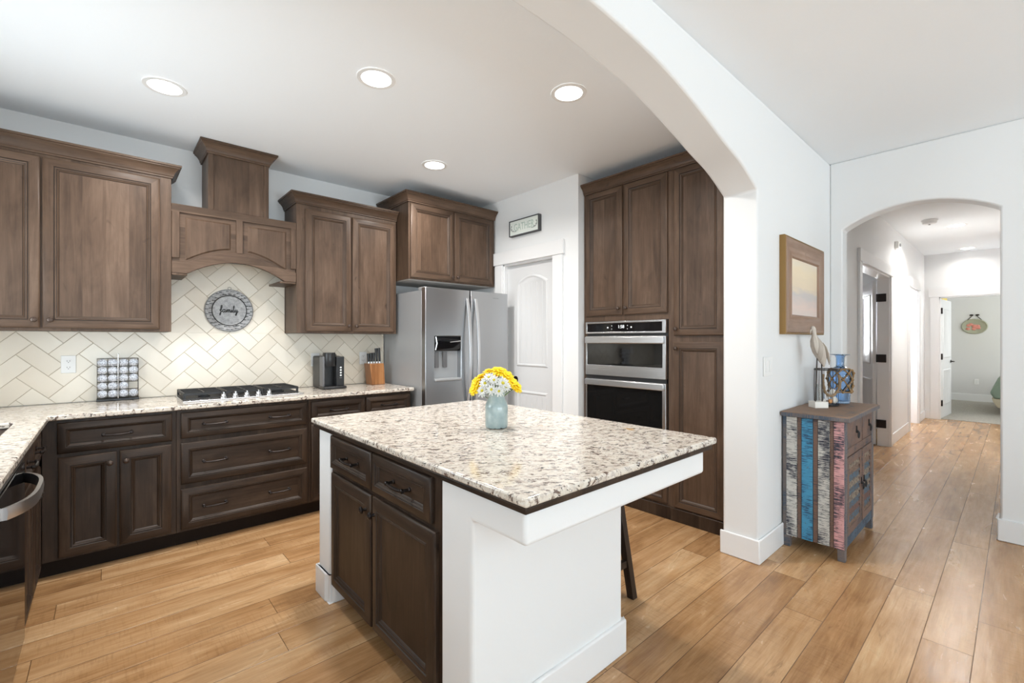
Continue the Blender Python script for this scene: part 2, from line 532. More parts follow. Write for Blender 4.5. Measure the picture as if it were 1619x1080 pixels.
class MB:
    def __init__(s, M=None):
        s.bm = bmesh.new()
        s.uvl = s.bm.loops.layers.uv.new('UVMap')
        s.M = M.copy() if M is not None else I4.copy()

    def vert(s, p):
        return s.bm.verts.new(s.M @ Vector(p))

    def _uv(s, f, pts, g):
        n = Vector((0, 0, 0))
        for i in range(len(pts)):
            a, b = Vector(pts[i]), Vector(pts[(i + 1) % len(pts)])
            n += a.cross(b)
        nd = max(range(3), key=lambda i: abs(n[i]))
        gi = 'xyz'.index(g)
        if gi == nd:
            gi = (nd + 1) % 3 if nd != 2 else 0
        ac = 3 - gi - nd
        for l, p in zip(f.loops, pts):
            l[s.uvl].uv = (p[ac], p[gi])

    def face(s, pts, g='z', mi=0):
        f = s.bm.faces.new([s.vert(p) for p in pts])
        f.material_index = mi
        s._uv(f, pts, g)
        return f

    def box(s, x0, x1, y0, y1, z0, z1, g='z', mi=0):
        if x0 > x1: x0, x1 = x1, x0
        if y0 > y1: y0, y1 = y1, y0
        if z0 > z1: z0, z1 = z1, z0
        a, b, c, d = (x0, y0, z0), (x1, y0, z0), (x1, y1, z0), (x0, y1, z0)
        e, f, h, i = (x0, y0, z1), (x1, y0, z1), (x1, y1, z1), (x0, y1, z1)
        for q in ((d, c, b, a), (e, f, h, i), (a, b, f, e), (b, c, h, f), (c, d, i, h), (d, a, e, i)):
            s.face(q, g, mi)
        return s

    def prism(s, pts2, plane, a, b, g='z', mi=0):
        """extrude a 2-D outline: plane 'xz' along y, 'xy' along z, 'yz' along x"""
        def P(p, t):
            return {'xz': (p[0], t, p[1]), 'xy': (p[0], p[1], t), 'yz': (t, p[0], p[1])}[plane]
        s.face([P(p, a) for p in pts2], g, mi)
        s.face([P(p, b) for p in reversed(pts2)], g, mi)
        n = len(pts2)
        for i in range(n):
            p, q = pts2[i], pts2[(i + 1) % n]
            s.face([P(p, a), P(p, b), P(q, b), P(q, a)], g, mi)
        return s

    def rows(s, rows, closed=True, cap0=True, cap1=True, g='z', mi=0):
        """skin consecutive rings of points"""
        n = len(rows[0])
        for r0, r1 in zip(rows[:-1], rows[1:]):
            for i in range(n if closed else n - 1):
                j = (i + 1) % n
                s.face([r0[i], r0[j], r1[j], r1[i]], g, mi)
        if closed and cap0:
            s.face(list(reversed(rows[0])), g, mi)
        if closed and cap1:
            s.face(rows[-1], g, mi)
        return s

    def lathe(s, prof, c=(0, 0, 0), seg=28, axis='z', cap0=True, cap1=True, mi=0):
        """profile of (radius, height) turned about an axis through c"""
        rows = []
        for r, h in prof:
            ring = []
            for k in range(seg):
                t = 2 * PI * k / seg
                a, b = max(r, 1e-4) * math.cos(t), max(r, 1e-4) * math.sin(t)
                p = {'z': (a, b, h), 'y': (a, h, b), 'x': (h, a, b)}[axis]
                ring.append((c[0] + p[0], c[1] + p[1], c[2] + p[2]))
            rows.append(ring)
        return s.rows(rows, True, cap0, cap1, mi=mi)

    def tube(s, pts, r, seg=10, mi=0, squash=None):
        pts = [Vector(p) for p in pts]
        n = len(pts)
        rr = r if hasattr(r, '__len__') else [r] * n
        rows = []
        up = None
        for i in range(n):
            t = (pts[min(i + 1, n - 1)] - pts[max(i - 1, 0)]).normalized()
            if up is None:
                up = Vector((0, 0, 1)) if abs(t.z) < 0.9 else Vector((0, 1, 0))
            u = (up - t * up.dot(t)).normalized()
            w = t.cross(u)
            up = u
            q = squash or (1, 1)
            rows.append([tuple(pts[i] + u * (rr[i] * q[0] * math.cos(2 * PI * k / seg)) + w * (rr[i] * q[1] * math.sin(2 * PI * k / seg))) for k in range(seg)])
        return s.rows(rows, mi=mi)

    def sphere(s, c, r, seg=12, ring=8, scale=(1, 1, 1), mi=0):
        rows = []
        for i in range(ring + 1):
            ph = PI * i / ring
            rows.append([(c[0] + scale[0] * r * max(math.sin(ph), 1e-3) * math.cos(2 * PI * k / seg),
                          c[1] + scale[1] * r * max(math.sin(ph), 1e-3) * math.sin(2 * PI * k / seg),
                          c[2] - scale[2] * r * math.cos(ph)) for k in range(seg)])
        return s.rows(rows, mi=mi)

    def build(s, name, mats, parent=None, bevel=0.0, seg=2, smooth=True, angle=35, normals=True, at=None):
        bm = s.bm
        bmesh.ops.remove_doubles(bm, verts=bm.verts[:], dist=2e-5)
        if normals:
            bmesh.ops.recalc_face_normals(bm, faces=bm.faces[:])
        lo = Vector([min(v.co[i] for v in bm.verts) for i in range(3)])
        hi = Vector([max(v.co[i] for v in bm.verts) for i in range(3)])
        org = Vector(at) if at is not None else Vector(((lo.x + hi.x) / 2, (lo.y + hi.y) / 2, lo.z))
        for v in bm.verts:
            v.co -= org
        me = bpy.data.meshes.new(name)
        bm.to_mesh(me)
        bm.free()
        for m in (mats if isinstance(mats, (list, tuple)) else [mats]):
            me.materials.append(MAT[m] if isinstance(m, str) else m)
        if smooth:
            for p in me.polygons:
                p.use_smooth = True
            me.set_sharp_from_angle(angle=math.radians(angle))
        o = bpy.data.objects.new(name, me)
        COL.objects.link(o)
        WP[o.name] = org
        if parent is not None:
            o.parent = parent
            o.location = org - WP[parent.name]
        else:
            o.location = org
        if bevel:
            b = o.modifiers.new('bevel', 'BEVEL')
            b.width = bevel
            b.segments = seg
            b.limit_method = 'ANGLE'
            b.angle_limit = math.radians(40)
            b.harden_normals = False
        return o


def cells(mb, xs, ys, zs, occ):
    """solid made of grid cells, outer skin only"""
    nx, ny, nz = len(xs) - 1, len(ys) - 1, len(zs) - 1

    def O(i, j, k):
        return 0 <= i < nx and 0 <= j < ny and 0 <= k < nz and occ(i, j, k)
    for i in range(nx):
        for j in range(ny):
            for k in range(nz):
                if not O(i, j, k):
                    continue
                x0, x1, y0, y1, z0, z1 = xs[i], xs[i + 1], ys[j], ys[j + 1], zs[k], zs[k + 1]
                if not O(i - 1, j, k): mb.face([(x0, y1, z0), (x0, y0, z0), (x0, y0, z1), (x0, y1, z1)])
                if not O(i + 1, j, k): mb.face([(x1, y0, z0), (x1, y1, z0), (x1, y1, z1), (x1, y0, z1)])
                if not O(i, j - 1, k): mb.face([(x0, y0, z0), (x1, y0, z0), (x1, y0, z1), (x0, y0, z1)])
                if not O(i, j + 1, k): mb.face([(x1, y1, z0), (x0, y1, z0), (x0, y1, z1), (x1, y1, z1)])
                if not O(i, j, k - 1): mb.face([(x0, y1, z0), (x1, y1, z0), (x1, y0, z0), (x0, y0, z0)])
                if not O(i, j, k + 1): mb.face([(x0, y0, z1), (x1, y0, z1), (x1, y1, z1), (x0, y1, z1)])
    bmesh.ops.remove_doubles(mb.bm, verts=mb.bm.verts[:], dist=1e-5)
    bmesh.ops.dissolve_limit(mb.bm, angle_limit=0.02, verts=mb.bm.verts[:], edges=mb.bm.edges[:])


def tag(o, label, cat, group=None):
    o['label'] = label
    o['category'] = cat
    if group:
        o['group'] = group
    return o


def thing(name, label, cat, loc, group=None):
    o = bpy.data.objects.new(name, None)
    o.empty_display_size = 0.05
    COL.objects.link(o)
    o.location = loc
    WP[o.name] = Vector(loc)
    return tag(o, label, cat, group)


def struct(o, label=None, cat=None):
    o['kind'] = 'structure'
    if label:
        o['label'] = label
    if cat:
        o['category'] = cat
    return o


def dup(root, loc, label=None, rot=None, scale=None):
    r = root.copy()
    COL.objects.link(r)
    r.location = loc
    WP[r.name] = Vector(loc)
    if rot is not None:
        r.rotation_mode = 'QUATERNION'
        r.rotation_quaternion = rot
    if scale is not None:
        r.scale = (scale,) * 3
    if label:
        r['label'] = label
    for ch in list(root.children):
        c = ch.copy()
        COL.objects.link(c)
        c.parent = r
        for g in list(ch.children):
            d = g.copy()
            COL.objects.link(d)
            d.parent = c
    return r


def text_part(name, body, size, M, mat, parent, extrude=0.001, align='CENTER', shear=0.0, space=1.0):
    cu = bpy.data.curves.new(name, 'FONT')
    cu.body = body
    cu.size = size
    cu.extrude = extrude
    cu.align_x = align
    cu.align_y = 'CENTER'
    cu.shear = shear
    cu.space_character = space
    tmp = bpy.data.objects.new(name + '_tmp', cu)
    COL.objects.link(tmp)
    dg = bpy.context.evaluated_depsgraph_get()
    me = bpy.data.meshes.new_from_object(tmp.evaluated_get(dg))
    bpy.data.objects.remove(tmp)
    bpy.data.curves.remove(cu)
    me.transform(M)
    lo = [min(v.co[i] for v in me.vertices) for i in range(3)]
    hi = [max(v.co[i] for v in me.vertices) for i in range(3)]
    org = Vector(((lo[0] + hi[0]) / 2, (lo[1] + hi[1]) / 2, lo[2]))
    me.transform(Matrix.Translation(-org))
    me.materials.clear()
    me.materials.append(MAT[mat])
    o = bpy.data.objects.new(name, me)
    COL.objects.link(o)
    WP[o.name] = org
    o.parent = parent
    o.location = org - WP[parent.name]
    return o


# text plane orientations: text local x -> right, y -> up, z -> out of the wall
TX_BACK = Matrix(((1, 0, 0, 0), (0, 0, -1, 0), (0, 1, 0, 0), (0, 0, 0, 1)))      # on a wall facing -Y
TX_RIGHT = Matrix(((0, 0, -1, 0), (-1, 0, 0, 0), (0, 1, 0, 0), (0, 0, 0, 1)))    # on a wall facing -X

# ------------------------------------------------------------------ setting: room shell
CEIL = 2.77


def wall(name, *boxes, mat='wall', bevel=0.0):
    mb = MB()
    for b in boxes:
        mb.box(*b)
    return struct(mb.build(name, mat, None, bevel))


MB().box(-4.1, 10.46, -5.1, 4.35, -0.1, 0.0).build('floor', 'floor')
struct(bpy.data.objects['floor'], 'wide hand scraped hickory plank floor of kitchen and hallway', 'floor')
struct(MB().box(10.46, 14.1, -2.6, 1.4, -0.1, 0.008).build('floor_bedroom', 'carpet'), 'grey beige carpet in the far bedroom', 'carpet')
struct(MB().box(-4.1, 14.1, -5.1, 4.35, CEIL, CEIL + 0.1).build('ceiling', 'ceiling'), 'smooth white ceiling', 'ceiling')

wall('wall_back', (-0.98, 3.2, 4.21, 4.33, 0, CEIL))
wall('wall_left', (-0.98, -0.88, 1.235, 2.10, 0, CEIL), (-0.98, -0.88, 3.40, 4.21, 0, CEIL), (-0.98, -0.88, 2.10, 3.40, 0, 1.10), (-0.98, -0.88, 2.10, 3.40, 2.22, CEIL))
# pantry wall with its door opening, and the return beside the ovens
PW = 3.045
wall('wall_pantry', (PW, PW + 0.12, 2.54, 2.83, 0, CEIL), (PW, PW + 0.12, 3.53, 4.21, 0, CEIL), (PW, PW + 0.12, 2.83, 3.53, 2.10, CEIL))
wall('wall_pantry_return', (PW + 0.12, 3.76, 2.54, 2.66, 0, CEIL))
wall('wall_oven_alcove', (3.76, 3.88, 1.235, 2.66, 0, CEIL))

# arch wall between kitchen and family room
ARCH_R, ARCH_XM = 2.88, 1.205
prof = [(0.0, 2.224), (0.12, 2.277), (0.25, 2.326), (0.44, 2.372), (0.62, 2.424), (0.79, 2.468), (1.02, 2.518), (1.23, 2.545), (1.40, 2.557), (1.55, 2.564), (1.675, 2.566)]


def smooth_profile(p, n):
    xs = [a for a, _ in p]
    out = []
    for k in range(n + 1):
        x = xs[0] + (xs[-1] - xs[0]) * k / n
        for i in range(len(p) - 1):
            if p[i][0] <= x <= p[i + 1][0] + 1e-9:
                x0, y0 = p[i]
                x1, y1 = p[i + 1]
                ym = p[i - 1][1] if i > 0 else y0 - (y1 - y0)
                xm = p[i - 1][0] if i > 0 else x0 - (x1 - x0)
                yp = p[i + 2][1] if i + 2 < len(p) else y1
                xp = p[i + 2][0] if i + 2 < len(p) else x1 + (x1 - x0)
                m0 = (y1 - ym) / (x1 - xm)
                m1 = (yp - y0) / (xp - x0)
                t = (x - x0) / (x1 - x0)
                h = x1 - x0
                y = (2 * t ** 3 - 3 * t * t + 1) * y0 + (t ** 3 - 2 * t * t + t) * h * m0 + (-2 * t ** 3 + 3 * t * t) * y1 + (t ** 3 - t * t) * h * m1
                out.append((x, y))
                break
    return out


sp = smooth_profile(prof, 26)
right_half = [(ARCH_R - d, z) for d, z in sp]                 # from right spring to apex
left_half = [(2 * ARCH_XM - x, z) for x, z in reversed(right_half)][1:]
arch = right_half + left_half
XL = arch[-1][0]
outline = [(ARCH_R, 0)] + arch + [(XL, 0), (-4.1, 0), (-4.1, CEIL), (4.57, CEIL), (4.57, 0)]
struct(MB().prism(outline, 'xz', 1.03, 1.235).build('wall_arch', 'wall', None, 0.012, 3), 'white wall with the wide arched opening over the island', 'wall')

# entry wall with the smaller arched hallway opening
ya, yb, zs_, za = 0.945, 0.08, 2.216, 2.348
hw = (ya - yb) / 2
rise = za - zs_
Rr = (hw * hw + rise * rise) / (2 * rise)
ent = []
for k in range(25):
    y = ya - (ya - yb) * k / 24
    ent.append((y, za - Rr + math.sqrt(Rr * Rr - (y - (ya + yb) / 2) ** 2)))
outl = [(ya, 0)] + ent + [(yb, 0), (-5.1, 0), (-5.1, CEIL), (1.03, CEIL), (1.03, 0)]
struct(MB().prism(outl, 'yz', 4.42, 4.57).build('wall_entry', 'wall', None, 0.012, 3), 'white wall with the arched opening into the hallway', 'wall')

HY_ = 1.07     # hallway left wall plane
D1a, D1b, D2a, D2b, DH = 5.70, 7.27, 8.77, 9.65, 2.12
wall('wall_hall_left', (4.57, D1a, HY_, 1.19, 0, CEIL), (D1b, D2a, HY_, 1.19, 0, CEIL), (D2b, 10.52, HY_, 1.19, 0, CEIL), (D1a, D1b, HY_, 1.19, DH, CEIL), (D2a, D2b, HY_, 1.19, DH, CEIL))
wall('wall_hall_right', (4.57, 10.4, -0.12, 0.0, 0, CEIL))
EB0, EB1, EH = 0.07, 0.885, 2.05
wall('wall_hall_end', (10.4, 10.52, -2.6, EB0, 0, CEIL), (10.4, 10.52, EB1, HY_, 0, CEIL), (10.4, 10.52, EB0, EB1, EH, CEIL))
wall('wall_bedroom_far', (14.0, 14.1, -2.6, 1.4, 0, CEIL), mat='bed_wall')
wall('wall_bedroom_left', (10.52, 14.0, 1.25, 1.35, 0, CEIL), mat='bed_wall')
wall('wall_bedroom_right', (10.52, 11.2, -2.6, -2.5, 0, CEIL), (13.6, 14.0, -2.6, -2.5, 0, CEIL), (11.2, 13.6, -2.6, -2.5, 0, 0.8), (11.2, 13.6, -2.6, -2.5, 2.4, CEIL), mat='bed_wall')
wall('wall_side_room_far', (8.60, 8.70, 1.19, 1.40, 0, CEIL), (8.60, 8.70, 2.30, 3.9, 0, CEIL), (8.60, 8.70, 1.40, 2.30, 0, 1.15), (8.60, 8.70, 1.40, 2.30, 2.05, CEIL), mat='grey_room')
wall('wall_side_room_back', (4.57, 10.52, 3.8, 3.9, 0, CEIL), mat='grey_room')
wall('wall_side_room_near', (4.57, 4.67, 1.235, 3.8, 0, CEIL), mat='grey_room')
wall('wall_closet_end', (10.40, 10.52, 1.19, 3.8, 0, CEIL), mat='grey_room')
wall('wall_south', (-4.1, -2.1, -5.1, -5.0, 0, CEIL), (3.3, 4.42, -5.1, -5.0, 0, CEIL), (-2.1, 3.3, -5.1, -5.0, 0, 0.4), (-2.1, 3.3, -5.1, -5.0, 2.5, CEIL))
wall('wall_west', (-4.1, -4.0, -5.0, -3.4, 0, CEIL), (-4.1, -4.0, 0.2, 1.03, 0, CEIL), (-4.1, -4.0, -3.4, 0.2, 0, 0.4), (-4.1, -4.0, -3.4, 0.2, 2.5, CEIL))


def window(num, axis, fixed, a0, a1, z0, z1, nbars, label):
    """axis 'x': in a wall of constant x; 'y': of constant y"""
    def B(mb, p0, p1, d0, d1, q0, q1):
        if axis == 'x':
            mb.box(fixed + d0, fixed + d1, p0, p1, q0, q1)
        else:
            mb.box(p0, p1, fixed + d0, fixed + d1, q0, q1)
    mb = MB()
    t = 0.05
    B(mb, a0, a0 + t, -0.03, 0.03, z0, z1)
    B(mb, a1 - t, a1, -0.03, 0.03, z0, z1)
    B(mb, a0 + t, a1 - t, -0.03, 0.03, z0, z0 + t)
    B(mb, a0 + t, a1 - t, -0.03, 0.03, z1 - t, z1)
    for k in range(1, nbars + 1):
        p = a0 + (a1 - a0) * k / (nbars + 1)
        B(mb, p - 0.025, p + 0.025, -0.028, 0.028, z0 + t, z1 - t)
    w = struct(mb.build('window_%d' % num, 'trim'), label, 'window')
    pb = MB()
    B(pb, a0 + t * 0.9, a1 - t * 0.9, -0.004, 0.004, z0 + t * 0.9, z1 - t * 0.9)
    pb.build('pane', 'pane', w)
    return w


window(1, 'x', -0.93, 2.10, 3.40, 1.10, 2.22, 1, 'white framed window over the kitchen sink')
window(2, 'y', -5.05, -2.1, 3.3, 0.4, 2.5, 3, 'wide unseen window behind the viewer in the family room')
window(3, 'x', -4.05, -3.4, 0.2, 0.4, 2.5, 2, 'unseen window in the family room side wall')
window(4, 'y', -2.55, 11.2, 13.6, 0.8, 2.4, 1, 'window in the far bedroom')
w5 = window(5, 'x', 8.65, 1.40, 2.30, 1.15, 2.05, 0, 'window with lilac grey slatted blinds seen through the first hall doorway')
mb = MB()
for k in range(26):
    z = 1.22 + k * 0.031
    mb.prism([(1.46, z), (2.24, z), (2.24, z + 0.003), (1.46, z + 0.003)], 'yz', 8.585, 8.60)
    mb.box(8.588, 8.596, 1.46, 2.24, z, z + 0.018)
bl = tag(mb.build('window_blind', 'blind'), 'lilac grey slatted blind seen through the doorway with bronze hinges', 'blind')


def baseboard(name, *segs, h=0.14, bevel=0.006):
    mb = MB()
    for s_ in segs:
        mb.box(s_[0], s_[1], s_[2], s_[3], 0, h)
    return struct(mb.build(name, 'trim', None, bevel))


t = 0.014
mbb = MB()
cells(mbb, [ARCH_R - t, ARCH_R, 4.42], [1.03 - t, 1.03, 1.235, 1.235 + t], [0, 0.145], lambda i, j, k: i == 0 or (j == 0))
struct(mbb.build('baseboard_arch', 'trim', None, 0.008))
baseboard('baseboard_entry', (4.42 - t, 4.42, -5.0, yb + t, ), (4.42, 4.57, yb, yb + t), (4.42 - t, 4.42, ya, 1.03 - t), h=0.145)
baseboard('baseboard_pantry', (PW - t, PW, 2.54, 2.70), h=0.145)
baseboard('baseboard_hall_left', (4.57, D1a - 0.10, HY_ - t, HY_), (D1b + 0.10, D2a - 0.10, HY_ - t, HY_), (D2b + 0.10, 10.4 - t, HY_ - t, HY_))
baseboard('baseboard_hall_end', (10.4 - t, 10.4, EB1 + 0.1, HY_))
baseboard('baseboard_hall_right', (4.57, 10.4, 0.0, t))
baseboard('baseboard_bedroom_far', (14.0 - t, 14.0, -2.5, 1.25), h=0.16)
baseboard('baseboard_bedroom_left', (10.52, 14.0 - t, 1.25 - t, 1.25), h=0.16)


def casing_x(num, xf, y0, y1, h, w=0.115, hh=0.13, depth=0.02, jamb=0.12, ext=0.02):
    """casing round an opening in a wall of constant x, face toward -X"""
    mb = MB()
    mb.box(xf - depth, xf, y0 - w, y0, 0, h)
    mb.box(xf - depth, xf, y1, y1 + w, 0, h)
    mb.box(xf - depth - 0.008, xf, y0 - w - ext, y1 + w + ext, h, h + hh)
    # jamb lining and stop
    mb.box(xf - 0.002, xf + jamb, y0, y0 + 0.018, 0, h)
    mb.box(xf - 0.002, xf + jamb, y1 - 0.018, y1, 0, h)
    mb.box(xf - 0.002, xf + jamb, y0, y1, h - 0.018, h)
    return struct(mb.build('trim_%d' % num, 'trim', None, 0.003))


def casing_y(num, yf, x0, x1, h, w=0.10, hh=0.13, depth=0.02, jamb=0.12, ext=0.02):
    """casing in a wall of constant y, face toward -Y"""
    mb = MB()
    mb.box(x0 - w, x0, yf - depth, yf, 0, h)
    mb.box(x1, x1 + w, yf - depth, yf, 0, h)
    mb.box(x0 - w - ext, x1 + w + ext, yf - depth - 0.008, yf, h, h + hh)
    mb.box(x0, x0 + 0.018, yf - 0.002, yf + jamb, 0, h)
    mb.box(x1 - 0.018, x1, yf - 0.002, yf + jamb, 0, h)
    mb.box(x0, x1, yf - 0.002, yf + jamb, h - 0.018, h)
    return struct(mb.build('trim_%d' % num, 'trim', None, 0.003))


casing_x(1, PW, 2.83, 3.53, 2.10)
casing_x(2, 10.4, EB0, EB1, EH, 0.11, 0.15)
casing_y(3, HY_, D1a, D1b, DH)
casing_y(4, HY_, D2a, D2b, DH)

# pantry door with arched plank panel
PD = 3.085
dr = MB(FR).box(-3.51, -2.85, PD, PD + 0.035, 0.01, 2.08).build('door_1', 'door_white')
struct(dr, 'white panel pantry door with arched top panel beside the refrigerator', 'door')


def arch_panel(mb, u0, u1, z0, z1, rise, y, inset, depth, n=14):
    def out(i, top):
        pts = [(u0 + i, z0 + i), (u1 - i, z0 + i)]
        if rise > 0:
            for k in range(n + 1):
                a = k / n
                u = (u1 - i) + ((u0 + i) - (u1 - i)) * a
                s_ = 1 - (2 * a - 1) ** 2
                pts.append((u, z1 - i + rise * s_))
        else:
            pts += [(u1 - i, z1 - i), (u0 + i, z1 - i)]
        return pts
    rings = [(0, y), (inset * 0.35, y - depth * 0.9), (inset * 0.7, y - depth), (inset, y - depth * 0.35)]
    mb.rows([[(p[0], yy, p[1]) for p in out(i, 0)] for i, yy in rings], True, False, True)


mb = MB(FR)
arch_panel(mb, -3.37, -2.94, 1.07, 1.90, 0.07, PD, 0.028, 0.010)
for k in range(1, 6):
    u = -3.37 + 0.43 * k / 6
    mb.box(u - 0.003, u + 0.003, PD - 0.0055, PD - 0.002, 1.11, 1.89)
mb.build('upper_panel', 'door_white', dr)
mb = MB(FR)
arch_panel(mb, -3.37, -2.94, 0.22, 0.83, 0.0, PD, 0.028, 0.010)
for k in range(1, 6):
    u = -3.37 + 0.43 * k / 6
    mb.box(u - 0.003, u + 0.003, PD - 0.0055, PD - 0.002, 0.26, 0.79)
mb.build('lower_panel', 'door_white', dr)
mb = MB(FR)
mb.lathe([(0.012, 0), (0.012, -0.035), (0.028, -0.042), (0.031, -0.055), (0.026, -0.066), (0.0, -0.069)], (-3.385, PD, 0.935), 18, 'y', True, True)
mb.lathe([(0.032, 0), (0.032, -0.006), (0.026, -0.009)], (-3.385, PD, 0.935), 18, 'y')
mb.build('door_knob', 'bronze', dr)


def leaf(num, hx, hy, ang, length, h, label, knob=True, thick=0.035):
    """door leaf standing open: hinge point, direction angle"""
    M = Matrix.Translation((hx, hy, 0)) @ Matrix.Rotation(ang, 4, 'Z')
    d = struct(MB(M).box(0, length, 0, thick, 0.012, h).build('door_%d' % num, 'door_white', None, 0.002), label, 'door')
    for yy, sg in ((0, 1), (thick, -1)):
        mb = MB(M)
        for z0, z1 in ((0.22, 0.83), (1.02, h - 0.16)):
            def q(i, y):
                return [(0.12 + i, y, z0 + i), (length - 0.12 - i, y, z0 + i), (length - 0.12 - i, y, z1 - i), (0.12 + i, y, z1 - i)]
            mb.rows([q(0, yy), q(0.010, yy - sg * 0.007), q(0.02, yy - sg * 0.007), q(0.028, yy - sg * 0.002)], True, False, True)
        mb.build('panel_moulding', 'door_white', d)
    if knob:
        for yy, sg in ((0, -1), (thick, 1)):
            mb = MB(M)
            mb.lathe([(0.026, 0), (0.026, sg * 0.008), (0.010, sg * 0.012), (0.010, sg * 0.045)], (length - 0.06, yy, 0.95), 14, 'y')
            mb.tube([(length - 0.06, yy + sg * 0.045, 0.95), (length - 0.10, yy + sg * 0.05, 0.95), (length - 0.165, yy + sg * 0.045, 0.948)], [0.010, 0.010, 0.007], 10)
            mb.build('lever_handle', 'bronze', d)
    return d, M


d2, M2 = leaf(2, 7.25, 1.20, math.radians(19), 0.80, 2.08, 'white door standing open inside the first hall doorway', False)
for z in (0.28, 1.10, 1.86):
    mb = MB()
    mb.box(7.232, 7.2515, 1.098, 1.178, z - 0.05, z + 0.05)
    mb.tube([(7.238, 1.188, z - 0.05), (7.238, 1.188, z + 0.05)], 0.010, 10)
    mb.build('hinge', 'bronze', d2, 0.004)
d3, M3 = leaf(3, 10.50, 0.865, math.radians(-4.5), 0.80, 2.02, 'white door standing open into the carpeted bedroom')
for z in (0.27, 1.05, 1.82):
    MB().box(10.44, 10.495, 0.846, 0.866, z - 0.05, z + 0.05).build('hinge', 'bronze', d3, 0.003)

# ------------------------------------------------------------------ cabinet parts
DOOR_PROF = [(0.0, 0.000, 0), (0.0, 0.012, 0), (0.004, 0.0165, 0), (0.010, 0.0185, 0), (0.040, 0.0225, 0), (0.047, 0.0225, 0),
             (0.0495, 0.0185, 1), (0.0515, 0.0185, 1), (0.054, 0.0205, 0), (0.059, 0.0185, 0), (0.0615, 0.0150, 1), (0.0635, 0.0160, 0), (0.069, 0.0120, 0), (0.0715, 0.0085, 1), (0.0735, 0.0085, 0)]


def front(mb, u0, u1, z0, z1, y, panel_grain='z', k=1.0):
    """mitred raised-bead door or drawer front; y is the plane it is mounted on, outward is -y"""
    def ring(i, d):
        return [(u0 + i, y - d, z0 + i), (u1 - i, y - d, z0 + i), (u1 - i, y - d, z1 - i), (u0 + i, y - d, z1 - i)]
    prev = None
    for i, d, mi in DOOR_PROF:
        r = ring(i * k, d)
        if prev:
            for s_ in range(4):
                t_ = (s_ + 1) % 4
                mb.face([prev[s_], prev[t_], r[t_], r[s_]], 'x' if s_ in (0, 2) else 'z', mi)
        prev = r
    mb.face(prev, panel_grain, 0)
    mb.face(list(reversed(ring(0, 0))), 'z', 0)


def knob(M, u, z, y, parent, mat='bronze_wood', r=0.0155):
    mb = MB(M)
    mb.lathe([(0.008, 0), (0.006, -0.006), (0.006, -0.014), (r, -0.018), (r, -0.023), (r * 0.8, -0.027), (r * 0.45, -0.0285), (r * 0.42, -0.030), (0.0, -0.031)], (u, y, z), 16, 'y')
    return mb.build('knob', mat, parent)


def pull(M, u, z, y, parent, length=0.145, mat='bronze'):
    mb = MB(M)
    h = length / 2
    pts = []
    for k in range(11):
        a = -1 + 2 * k / 10
        pts.append((u + a * (h - 0.004), y - 0.031 - 0.004 * (1 - a * a), z - 0.004 * (1 - a * a)))
    mb.tube(pts, [0.0055 + 0.002 * (1 - abs(-1 + 2 * k / 10)) for k in range(11)], 10)
    for s_ in (-1, 1):
        mb.lathe([(0.0095, 0), (0.0095, -0.004), (0.006, -0.008), (0.006, -0.024), (0.009, -0.028), (0.009, -0.037), (0.006, -0.039)], (u + s_ * (h - 0.010), y, z), 12, 'y')
    return mb.build('pull', mat, parent)


def door(M, u0, u1, z0, z1, y, parent, knob_at=None, mat='wood', kmat='bronze_wood'):
    mb = MB(M)
    front(mb, u0, u1, z0, z1, y)
    d = mb.build('door', [mat, 'glaze'], parent)
    if knob_at:
        knob(M, knob_at[0], knob_at[1], y - 0.0215, d, kmat)
    return d


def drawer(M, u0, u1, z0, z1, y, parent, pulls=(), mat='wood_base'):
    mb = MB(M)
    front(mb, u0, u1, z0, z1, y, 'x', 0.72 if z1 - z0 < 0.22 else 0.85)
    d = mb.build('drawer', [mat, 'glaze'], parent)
    for u in pulls:
        pull(M, u, (z0 + z1) / 2, y - 0.0085, d)
    return d


CROWN = [(0.0, 0.0), (0.008, 0.0), (0.008, 0.010), (0.013, 0.014), (0.015, 0.026), (0.022, 0.040), (0.034, 0.055), (0.046, 0.064), (0.046, 0.070), (0.054, 0.073), (0.054, 0.086)]


def crown(M, u0, u1, yf, yb_, z0, parent, left=True, right=True, mat='wood', k=1.0):
    mb = MB(M)
    rows = []
    for o, z in CROWN:
        o *= k
        z = z0 + z * k
        r = []
        if left:
            r.append((u0 - o, yb_, z))
        r.append((u0 - (o if left else 0), yf - o, z))
        r.append((u1 + (o if right else 0), yf - o, z))
        if right:
            r.append((u1 + o, yb_, z))
        rows.append(r)
    mb.rows(rows, False, g='x')
    r = rows[-1]
    top = list(r)
    if not left:
        top = [(u0, yb_, r[0][2])] + top
    if not right:
        top = top + [(u1, yb_, r[0][2])]
    mb.face(top, 'x')
    b = rows[0]
    bot = list(b)
    if not left:
        bot = [(u0, yb_, b[0][2])] + bot
    if not right:
        bot = bot + [(u1, yb_, b[0][2])]
    mb.face(list(reversed(bot)), 'x')
    return mb.build('crown_moulding', mat, parent, angle=25)


def carcass(M, u0, u1, yf, yb_, z0, z1, parent, mat='wood', name='body'):
    mb = MB(M)
    mb.box(u0, u1, yf, yb_, z0, z1)
    return mb.build(name, mat, parent, 0.0015)


# ------------------------------------------------------------------ back wall: upper cabinets
YF = 3.882            # face of the upper cabinets
WALLY = 4.208
c = thing('upper_cabinet', 'large brown two-door wall cabinet left of the range hood', 'cabinet', (-0.27, 4.05, 1.385), 'brown upper wall cabinets')
carcass(FB, -0.878, 0.335, YF, WALLY, 1.387, 2.445, c)
door(FB, -0.845, -0.291, 1.402, 2.420, YF, c, (-0.315, 1.45))
door(FB, -0.281, 0.272, 1.402, 2.420, YF, c, (-0.247, 1.45))
crown(FB, -0.878, 0.335, YF, WALLY, 2.439, c, False, True)

